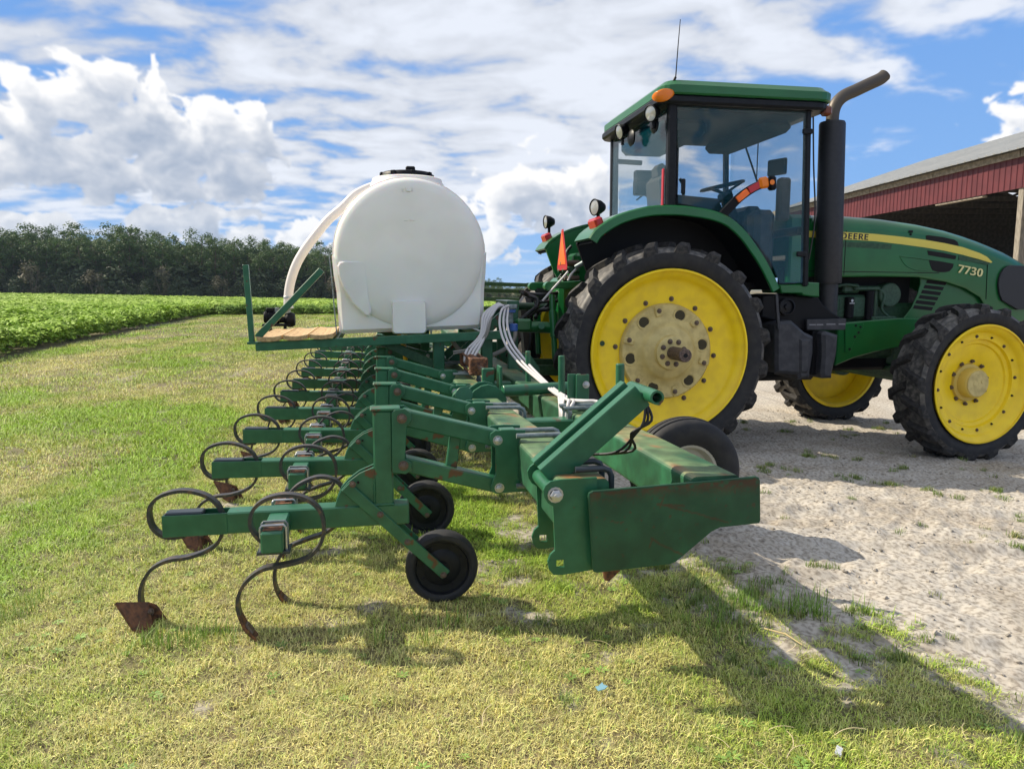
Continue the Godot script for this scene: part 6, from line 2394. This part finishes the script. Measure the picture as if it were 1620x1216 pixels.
	m.prism(at(V(0, 0, -6.80)), PackedVector2Array([Vector2(3.765, 1.353), Vector2(3.89, 1.368), Vector2(4.213, 1.344), Vector2(4.385, 1.328), Vector2(4.441, 1.258), Vector2(4.55, 1.179), Vector2(4.695, 1.107), Vector2(4.701, 1.001), Vector2(3.984, 1.008), Vector2(3.946, 1.09), Vector2(3.766, 1.137)]), -0.35, 0.0, 0.015)
	obj("battery_box", m, M.black_plastic, o)
	var bp: Vector3 = Vector3(4.022, 1.238, -6.79)
	m = MB.new()
	m.lathe(Transform3D(Basis(), bp), PackedVector2Array([Vector2(0.085, 0), Vector2(0.085, 0.03), Vector2(0.07, 0.035), Vector2(0.06, 0.01), Vector2(0.03, 0.012), Vector2(0.025, 0.03), Vector2(0, 0.032)]), 28)
	obj("air_intake", m, M.soot_black, o)
	m = MB.new()
	m.prism(at(V(0, 0, -6.76)), PackedVector2Array([Vector2(4.232, 1.112), Vector2(4.667, 1.117), Vector2(4.668, 1.101), Vector2(4.663, 1.004), Vector2(4.241, 1.008)]), -0.02, 0.015, 0.004)
	obj("decal_panel", m, M.grey_plastic, o)
	for e in [[400, 372, 440, 384], [505, 370, 560, 382], [580, 370, 622, 382], [445, 372, 485, 384]]:
		m = MB.new()
		var a := hitch_point_c(e[0], e[1], -6.745)
		var b := hitch_point_c(e[2], e[3], -6.745)
		m.box(at((a + b) * 0.5), V(absf(b.x - a.x), 0.012, 0.003), 0.0)
		obj("decal_mark", m, M.mark_grey, o)
	m = MB.new()
	m.prism(at(V(0, 0, -6.62)), PackedVector2Array([Vector2(3.826, 1.068), Vector2(3.874, 1.098), Vector2(3.998, 1.109), Vector2(4.146, 0.992), Vector2(4.244, 0.95), Vector2(4.25, 0.788), Vector2(4.228, 0.587), Vector2(4.228, 0.537), Vector2(4.105, 0.524), Vector2(4.094, 0.574), Vector2(3.85, 0.595)]), -0.5, 0.0, 0.03)
	m.prism(at(V(0, 0, -6.60)), PackedVector2Array([Vector2(4.079, 0.93), Vector2(4.204, 0.928), Vector2(4.206, 0.76), Vector2(4.19, 0.59), Vector2(4.097, 0.592)]), -0.05, 0.0, 0.02)
	obj("fuel_tank", m, M.grey_plastic, o)
	m = MB.new()
	m.prism(at(V(0, 0, -6.64)), PackedVector2Array([Vector2(4.346, 0.973), Vector2(4.386, 1.001), Vector2(4.526, 0.959), Vector2(4.523, 0.782), Vector2(4.484, 0.579), Vector2(4.484, 0.529), Vector2(4.377, 0.528), Vector2(4.36, 0.582), Vector2(4.365, 0.784)]), -0.45, 0.0, 0.03)
	obj("step_box", m, M.grey_plastic, o)
	m = MB.new()
	m.prism(at(V(0, 0, -6.75)), PackedVector2Array([Vector2(4.304, 0.995), Vector2(4.442, 0.994), Vector2(4.451, 0.552), Vector2(4.312, 0.555)]), -0.35, 0.0, 0.01)
	obj("step_recess", m, M.black_plastic, o)
	m = MB.new()
	m.bar(hitch_point_c(190, 185, -6.6), hitch_point_c(215, 405, -6.6), 0.03, 0.03, Vector3.RIGHT)
	obj("hand_rail", m, M.grey_plastic, o)
	# exhaust
	m = MB.new()
	m.lathe(Transform3D(Basis(V(1, 0, 0), V(0, 0, -1), V(-0.03, 1, 0)), V(4.595, 1.47, -6.98)), PackedVector2Array([Vector2(0.0, 0.0), Vector2(0.126, 0.0), Vector2(0.132, 0.02), Vector2(0.126, 1.58), Vector2(0.118, 1.6), Vector2(0.0, 1.605)]), 40, 0.7)
	m.cyl(V(4.60, 1.12, -6.98), V(4.595, 1.48, -6.98), 0.1, 32, 0.01)
	obj("muffler", m, M.muffler_black, o)
	m = MB.new()
	m.tube(curve([V(4.545, 3.06, -6.98), V(4.55, 3.17, -6.98), V(4.585, 3.26, -6.98), V(4.66, 3.33, -6.98), V(4.78, 3.385, -6.98), V(4.93, 3.455, -6.98), V(5.05, 3.51, -6.98), V(5.10, 3.55, -6.98)], 4), 0.062, 22)
	obj("exhaust_pipe", m, M.weathered_pipe, o)
	m = MB.new()
	m.cyl(V(5.097, 3.545, -6.98), V(5.104, 3.5535, -6.98), 0.056, 20, 0.001)
	obj("pipe_mouth", m, M.dark_void, o)
	# hood: rings of a loft from the cab to the nose
	var st := [[4.40, 2.205, 1.54, 0.43], [4.9, 2.20, 1.54, 0.43], [5.3, 2.18, 1.545, 0.43], [5.75, 2.13, 1.54, 0.43], [6.1, 2.07, 1.49, 0.428], [6.35, 2.01, 1.42, 0.425], [6.55, 1.955, 1.32, 0.42], [6.68, 1.915, 1.15, 0.415], [6.9, 1.845, 1.08, 0.40], [7.15, 1.75, 1.05, 0.37], [7.34, 1.66, 1.05, 0.32], [7.44, 1.56, 1.07, 0.26], [7.47, 1.4, 1.1, 0.22]]
	m = MB.new()
	var rings := []
	for s in st:
		var r := []
		var w: float = s[3]
		r.append(V(s[0], s[2], ZC + w - 0.01))
		r.append(V(s[0], s[2] + 0.02, ZC + w))
		r.append(V(s[0], lerpf(s[2], s[1], 0.5), ZC + w))
		var sh: float = s[1] - 0.17
		r.append(V(s[0], sh, ZC + w))
		for k in range(1, 6):
			var a := PI * 0.5 * k / 5.0
			r.append(V(s[0], sh + 0.15 * sin(a), ZC + w - 0.16 + 0.16 * cos(a)))
		r.append(V(s[0], s[1], ZC))
		var mir := []
		for k in range(r.size() - 2, -1, -1):
			mir.append(V(r[k].x, r[k].y, 2.0 * ZC - r[k].z))
		r.append_array(mir)
		rings.append(r)
	# smooth normals by differences
	var nr := []
	for i in rings.size():
		var row := []
		for j in rings[i].size():
			var a: Vector3 = rings[mini(i + 1, rings.size() - 1)][j] - rings[maxi(i - 1, 0)][j]
			var b: Vector3 = rings[i][mini(j + 1, rings[i].size() - 1)] - rings[i][maxi(j - 1, 0)]
			row.append(b.cross(a).normalized() * -1.0)
		nr.append(row)
	for i in rings.size() - 1:
		for j in rings[i].size() - 1:
			var p0: Vector3 = rings[i][j]
			var p1: Vector3 = rings[i + 1][j]
			var p2: Vector3 = rings[i + 1][j + 1]
			var p3: Vector3 = rings[i][j + 1]
			m.q(p0, p1, p2, p3, nr[i][j], nr[i + 1][j], nr[i + 1][j + 1], nr[i][j + 1])
	m.poly([rings[12][0], rings[12][5], rings[12][9], rings[12][14], rings[12][18]], V(6, 1.4, ZC))
	obj("hood", m, g, o)
	var hz := ZC + 0.43
	m = MB.new()
	m.prism(at(V(0, 0, hz + 0.001)), PackedVector2Array([Vector2(4.415, 2.01), Vector2(4.645, 2.009), Vector2(4.82, 2.004), Vector2(5.011, 1.998), Vector2(5.204, 1.988), Vector2(5.498, 1.965), Vector2(5.781, 1.936), Vector2(6.038, 1.902), Vector2(6.267, 1.861), Vector2(6.477, 1.802), Vector2(6.575, 1.762), Vector2(6.649, 1.704), Vector2(6.629, 1.697), Vector2(6.483, 1.734), Vector2(6.274, 1.78), Vector2(6.045, 1.822), Vector2(5.788, 1.856), Vector2(5.504, 1.886), Vector2(5.21, 1.913), Vector2(5.016, 1.922), Vector2(4.825, 1.927), Vector2(4.65, 1.936), Vector2(4.418, 1.946)]), -0.002, 0.003, 0.0)
	obj("hood_stripe", m, M.yellow_stripe, o)
	text_part("brand_lettering", "DEERE", Vector3(4.96, 1.959, -7.105) + V(0, 0, 0.0), 0.062, -0.035, M.decal_black, o, 1.25)
	text_part("model_number", "7730", Vector3(6.378, 1.608, -7.105) + V(0, 0, 0.003), 0.085, -0.16, M.decal_cream, o, 1.25)
	for e in [PackedVector2Array([Vector2(5.808, 1.978), Vector2(5.828, 1.984), Vector2(6.012, 1.966), Vector2(6.152, 1.941), Vector2(6.194, 1.919), Vector2(6.215, 1.879), Vector2(6.198, 1.879), Vector2(6.017, 1.907), Vector2(5.81, 1.937)]), PackedVector2Array([Vector2(5.833, 1.823), Vector2(5.853, 1.821), Vector2(6.026, 1.801), Vector2(6.196, 1.769), Vector2(6.187, 1.734), Vector2(6.17, 1.732), Vector2(6.007, 1.753), Vector2(5.851, 1.774)]), PackedVector2Array([Vector2(5.861, 1.724), Vector2(6.011, 1.708), Vector2(6.169, 1.684), Vector2(6.161, 1.644), Vector2(6.124, 1.604), Vector2(6.067, 1.592), Vector2(5.975, 1.595), Vector2(5.916, 1.613), Vector2(5.89, 1.653)])]:
		m = MB.new()
		m.prism(at(V(0, 0, hz + 0.0)), e, -0.004, 0.0025, 0.0)
		obj("hood_vent", m, M.dark_void, o)
	for e in [PackedVector2Array([Vector2(4.728, 1.902), Vector2(5.165, 1.901), Vector2(5.404, 1.881), Vector2(5.397, 1.829), Vector2(5.169, 1.839), Vector2(4.731, 1.854)]), PackedVector2Array([Vector2(6.23, 1.775), Vector2(6.401, 1.744), Vector2(6.64, 1.699), Vector2(6.595, 1.677), Vector2(6.405, 1.706), Vector2(6.223, 1.725)])]:
		m = MB.new()
		m.prism(at(V(0, 0, hz)), e, -0.004, 0.0015, 0.0)
		obj("hood_groove", m, M.dark_green, o)
	m = MB.new()
	m.tube(xyz(PackedVector2Array([Vector2(5.508, 1.759), Vector2(5.678, 1.746), Vector2(5.861, 1.724)]), hz + 0.002), 0.006, 6)
	m.tube(curve(xyz(PackedVector2Array([Vector2(5.508, 1.759), Vector2(5.558, 1.691), Vector2(5.63, 1.641), Vector2(5.745, 1.612), Vector2(5.905, 1.608)]), hz + 0.001), 4), 0.005, 6)
	obj("hood_crease", m, g, o)
	for e in [[V(4.86, 1.56, hz + 0.0005), V(4.86, 2.02, hz + 0.0005)], [V(6.62, 1.3, ZC + 0.419), V(6.60, 1.72, ZC + 0.421)], [V(4.45, 1.60, hz), V(6.0, 1.585, hz)]]:
		m = MB.new()
		m.tube([e[0], e[0].lerp(e[1], 0.5), e[1]], 0.004, 6)
		obj("panel_seam", m, M.dark_void, o)
	m = MB.new()
	m.box(at(V(5.62, 2.02, hz)), V(0.05, 0.025, 0.012), 0.004)
	m.cyl(V(5.62, 1.99, hz), V(5.62, 1.99, hz + 0.01), 0.012, 12)
	obj("hood_latch", m, M.black_plastic, o)
	for y in [1.75, 2.9]:
		m = MB.new()
		m.box(at(V(4.08, y, zn + 0.045)), V(0.1, 0.05, 0.03), 0.008)
		obj("door_hinge", m, blk, o)
	m = MB.new()
	m.box(at(V(2.84, 2.36, zn + 0.05)), V(0.04, 0.14, 0.03), 0.01)
	obj("door_handle", m, blk, o)
	m = MB.new()
	m.tube(curve([V(4.19, 1.7, zn), V(4.22, 2.1, zn + 0.02), V(4.19, 2.6, zn), V(4.16, 3.05, zn)], 5), 0.008, 6)
	obj("cab_wiring", m, M.black_hose, o)
	m = MB.new()
	m.prism(at(V(0, 0, hz - 0.02)), PackedVector2Array([Vector2(6.754, 1.444), Vector2(6.752, 1.515), Vector2(6.769, 1.576), Vector2(6.805, 1.632), Vector2(6.855, 1.663), Vector2(6.908, 1.673), Vector2(7.076, 1.667), Vector2(7.151, 1.649), Vector2(7.199, 1.195), Vector2(7.03, 1.186), Vector2(6.815, 1.29), Vector2(6.774, 1.362)]), -0.02, 0.024, 0.004)
	obj("grille", m, M.grille_black, o)
	# lower side panel with louvres, engine bay, frame rail
	m = MB.new()
	m.prism(at(V(0, 0, -7.17)), PackedVector2Array([Vector2(5.816, 1.584), Vector2(6.03, 1.575), Vector2(6.219, 1.545), Vector2(6.448, 1.484), Vector2(6.61, 1.403), Vector2(6.768, 1.247), Vector2(6.297, 1.198), Vector2(6.044, 1.138), Vector2(5.943, 1.087), Vector2(5.644, 1.085), Vector2(5.738, 1.201), Vector2(5.806, 1.352), Vector2(5.832, 1.463)]), -0.02, 0.0, 0.004)
	obj("side_panel", m, g, o)
	for k in 6:
		m = MB.new()
		var y := 690.0 + k * 54.0
		var xl := 580.0 - k * 21.0 - (8.0 if k > 3 else 0.0)
		var xr := 778.0 - k * 24.0
		m.prism(at(V(0, 0, -7.168)), PackedVector2Array([hitch_point_d(xl, y), hitch_point_d(xr, y + 24.0), hitch_point_d(xr - 14.0, y + 60.0), hitch_point_d(xl - 14.0, y + 36.0)]), -0.004, 0.001, 0.0)
		obj("louvre", m, M.dark_void, o)
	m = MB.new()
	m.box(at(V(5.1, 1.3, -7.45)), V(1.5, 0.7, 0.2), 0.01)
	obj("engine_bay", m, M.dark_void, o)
	m = MB.new()
	m.box(at(V(4.98, 1.22, -7.3)), V(0.55, 0.26, 0.12), 0.03)
	m.box(at(V(5.22, 1.42, -7.28)), V(0.32, 0.05, 0.16), 0.015)
	m.box(at(V(5.05, 1.42, -7.3)), V(0.2, 0.1, 0.14), 0.02)
	m.cyl(V(4.86, 1.18, -7.28), V(4.86, 1.34, -7.28), 0.075, 20, 0.01)
	m.cyl(V(5.36, 1.12, -7.26), V(5.36, 1.42, -7.26), 0.03, 14)
	m.cyl(V(5.5, 1.35, -7.34), V(5.5, 1.35, -7.2), 0.13, 24, 0.01)
	m.tube(curve([V(5.35, 1.42, -7.22), V(5.42, 1.35, -7.2), V(5.4, 1.2, -7.2), V(5.48, 1.12, -7.2)], 4), 0.014, 8)
	m.tube(curve([V(4.8, 1.42, -7.24), V(4.95, 1.46, -7.2), V(5.1, 1.44, -7.2)], 4), 0.016, 8)
	m.box(at(V(5.42, 1.08, -7.22)), V(0.3, 0.08, 0.1), 0.01)
	obj("engine_parts", m, M.engine_green, o)
	m = MB.new()
	m.cyl(V(5.02, 1.1, -7.22), V(5.02, 1.33, -7.22), 0.048, 22, 0.008)
	obj("oil_filter", m, M.black_plastic, o)
	m = MB.new()
	m.cyl(V(5.27, 1.08, -7.24), V(5.27, 1.40, -7.24), 0.05, 22, 0.008)
	obj("oil_filter", m, M.black_plastic, o)
	m = MB.new()
	m.cyl(V(5.02, 1.29, -7.171), V(5.02, 1.29, -7.169), 0.014, 14, 0.0)
	m.box(at(V(5.02, 1.262, -7.171)), V(0.06, 0.008, 0.002), 0.0)
	obj("filter_mark", m, M.litter_white, o)
	m = MB.new()
	m.prism(at(V(0, 0, -7.13)), PackedVector2Array([Vector2(4.845, 1.052), Vector2(4.918, 1.059), Vector2(5.213, 1.079), Vector2(5.605, 1.102), Vector2(5.835, 1.094), Vector2(6.067, 1.084), Vector2(6.077, 0.956), Vector2(5.796, 0.857), Vector2(5.61, 0.792), Vector2(5.293, 0.736), Vector2(5.054, 0.679), Vector2(4.84, 0.599)]), -0.05, 0.0, 0.01)
	obj("frame_rail", m, g, o)
	m = MB.new()
	m.prism(at(V(0, 0, -7.12)), PackedVector2Array([Vector2(4.908, 1.048), Vector2(5.123, 1.063), Vector2(5.135, 1.016), Vector2(5.034, 0.868), Vector2(4.987, 0.743), Vector2(4.931, 0.742)]), -0.01, 0.012, 0.003)
	obj("frame_gusset", m, g, o)
	for e in [[688, 386], [718, 395], [708, 430], [686, 456], [658, 535]]:
		m = MB.new()
		m.cyl(hitch_point_c(e[0], e[1], -7.11), hitch_point_c(e[0], e[1], -7.10), 0.013, 12, 0.001)
		obj("gusset_hole", m, M.dark_void, o)
	m = MB.new()
	m.box(at(V(5.8, 0.5, ZC)), V(0.24, 0.22, 1.9), 0.04)
	m.box(at(V(5.85, 0.75, ZC)), V(0.5, 0.4, 0.5), 0.05)
	m.cyl(V(5.8, 0.49, -6.7), V(5.8, 0.49, -6.5), 0.16, 24)
	m.cyl(V(5.8, 0.49, -8.38), V(5.8, 0.49, -8.58), 0.16, 24)
	m.bar(V(5.62, 0.52, -6.75), V(5.62, 0.55, -8.3), 0.06, 0.06)
	obj("front_axle", m, M.dark_green, o)
	m = MB.new()
	m.box(at(V(6.7, 0.86, ZC)), V(1.3, 0.42, 0.6), 0.06)
	m.box(at(V(4.9, 0.6, ZC)), V(1.6, 0.16, 0.4), 0.03)
	m.box(at(V(4.55, 0.62, -7.9)), V(0.9, 0.5, 0.4), 0.05)
	obj("chassis", m, M.black_plastic, o)


func hitch_point(u: float, v: float, z: float) -> Vector3:
	var a: Vector3 = Vector3(1.229, 1.683, -7.1)
	var b: Vector3 = Vector3(1.918, 1.017, -7.1)
	return V(lerpf(a.x, b.x, (u - 100.0) / 600.0), lerpf(a.y, b.y, (v - 400.0) / 600.0), z)


func hitch_point_c(u: float, v: float, z: float) -> Vector3:
	var a: Vector3 = Vector3(3.909, 1.184, -6.76)
	var b: Vector3 = Vector3(4.81, 0.543, -6.76)
	var p := V(lerpf(a.x, b.x, (u - 200.0) / 500.0), lerpf(a.y, b.y, (v - 300.0) / 400.0), z)
	var k := z / -6.76
	return V(p.x * k, 1.42 + (p.y - 1.42) * k, z)


func hitch_point_d(u: float, v: float) -> Vector2:
	var a: Vector3 = Vector3(5.691, 1.503, -7.17)
	var b: Vector3 = Vector3(6.179, 1.199, -7.17)
	return Vector2(lerpf(a.x, b.x, (u - 400.0) / 400.0), lerpf(a.y, b.y, (v - 700.0) / 300.0))


func build_small() -> void:
	var m := MB.new()
	var bl: Vector3 = Vector3(0.752, 0.03, -2.347)
	org = bl
	var p := org
	m.prism(Transform3D(Basis.from_euler(V(-1.3, 0.3, 0.2)), p), PackedVector2Array([Vector2(-0.024, -0.008), Vector2(0.0, -0.014), Vector2(0.02, -0.01), Vector2(0.012, 0.004), Vector2(0.016, 0.014), Vector2(-0.01, 0.008), Vector2(-0.02, 0.012)]), -0.002, 0.002, 0.0)
	tag(obj("plastic_scrap", m, M.litter_blue), "pale blue plastic scrap lying in the grass in front of the end plate", "litter")
	m = MB.new()
	org = V(1.36, gh(1.36, -1.88) + 0.02, -1.88)
	m.prism(Transform3D(Basis.from_euler(V(-1.3, 0.8, 0.1)), org), PackedVector2Array([Vector2(-0.02, -0.008), Vector2(0.02, -0.01), Vector2(0.022, 0.008), Vector2(-0.018, 0.01)]), -0.003, 0.003, 0.0)
	tag(obj("plastic_scrap", m, M.litter_white), "small white scrap on the shaded ground at the lower right", "litter")
	m = MB.new()
	org = V(1.62, gh(1.62, -2.62) + 0.02, -2.62)
	m.tube([org + V(-0.05, -0.01, -0.08), org + V(0.0, 0.0, 0.0), org + V(0.02, -0.005, 0.09)], 0.004, 6, [1.0, 0.9, 0.5])
	tag(obj("dry_stick", m, M.straw), "thin dry stalk lying across the weeds beside the sandy soil", "stick")


func _ready() -> void:
	rng.seed = 4
	var t0 := Time.get_ticks_msec()
	var cam := Camera3D.new()
	cam.name = "camera"
	add_child(cam)
	cam.position = Vector3(0, 1.42, 0)
	cam.rotation_degrees = Vector3(-7.4, -10.4, 0)
	cam.fov = 54.92
	cam.near = 0.05
	cam.far = 2000.0
	cam.current = true
	var we := WorldEnvironment.new()
	we.name = "world_environment"
	var env := Environment.new()
	env.background_mode = Environment.BG_SKY
	env.sky = Sky.new()
	env.sky.sky_material = make_sky()
	env.tonemap_mode = Environment.TONE_MAPPER_LINEAR
	env.tonemap_exposure = 1.36
	env.background_energy_multiplier = 0.76
	env.fog_enabled = true
	env.fog_density = 0.0002
	env.fog_light_color = Color(0.75, 0.82, 0.92)
	env.sdfgi_enabled = true
	env.ssao_enabled = true
	env.ssil_enabled = true
	we.environment = env
	add_child(we)
	var sun := DirectionalLight3D.new()
	sun.name = "sun"
	sun.light_color = Color(1.0, 0.95, 0.86)
	sun.light_energy = 1.6
	sun.light_angular_distance = 0.5
	sun.shadow_enabled = true
	add_child(sun)
	sun.look_at_from_position(Vector3(-1.03, 1.0, -0.58) * 100.0, Vector3.ZERO)
	print("sky ", Time.get_ticks_msec() - t0)
	materials()
	build_ground()
	print("ground ", Time.get_ticks_msec() - t0)
	build_barn()
	build_trees()
	print("trees ", Time.get_ticks_msec() - t0)
	build_field()
	build_grass()
	print("grass ", Time.get_ticks_msec() - t0)
	build_toolbar()
	build_units()
	build_tank()
	build_tractor()
	build_small()
	print("done ", Time.get_ticks_msec() - t0)
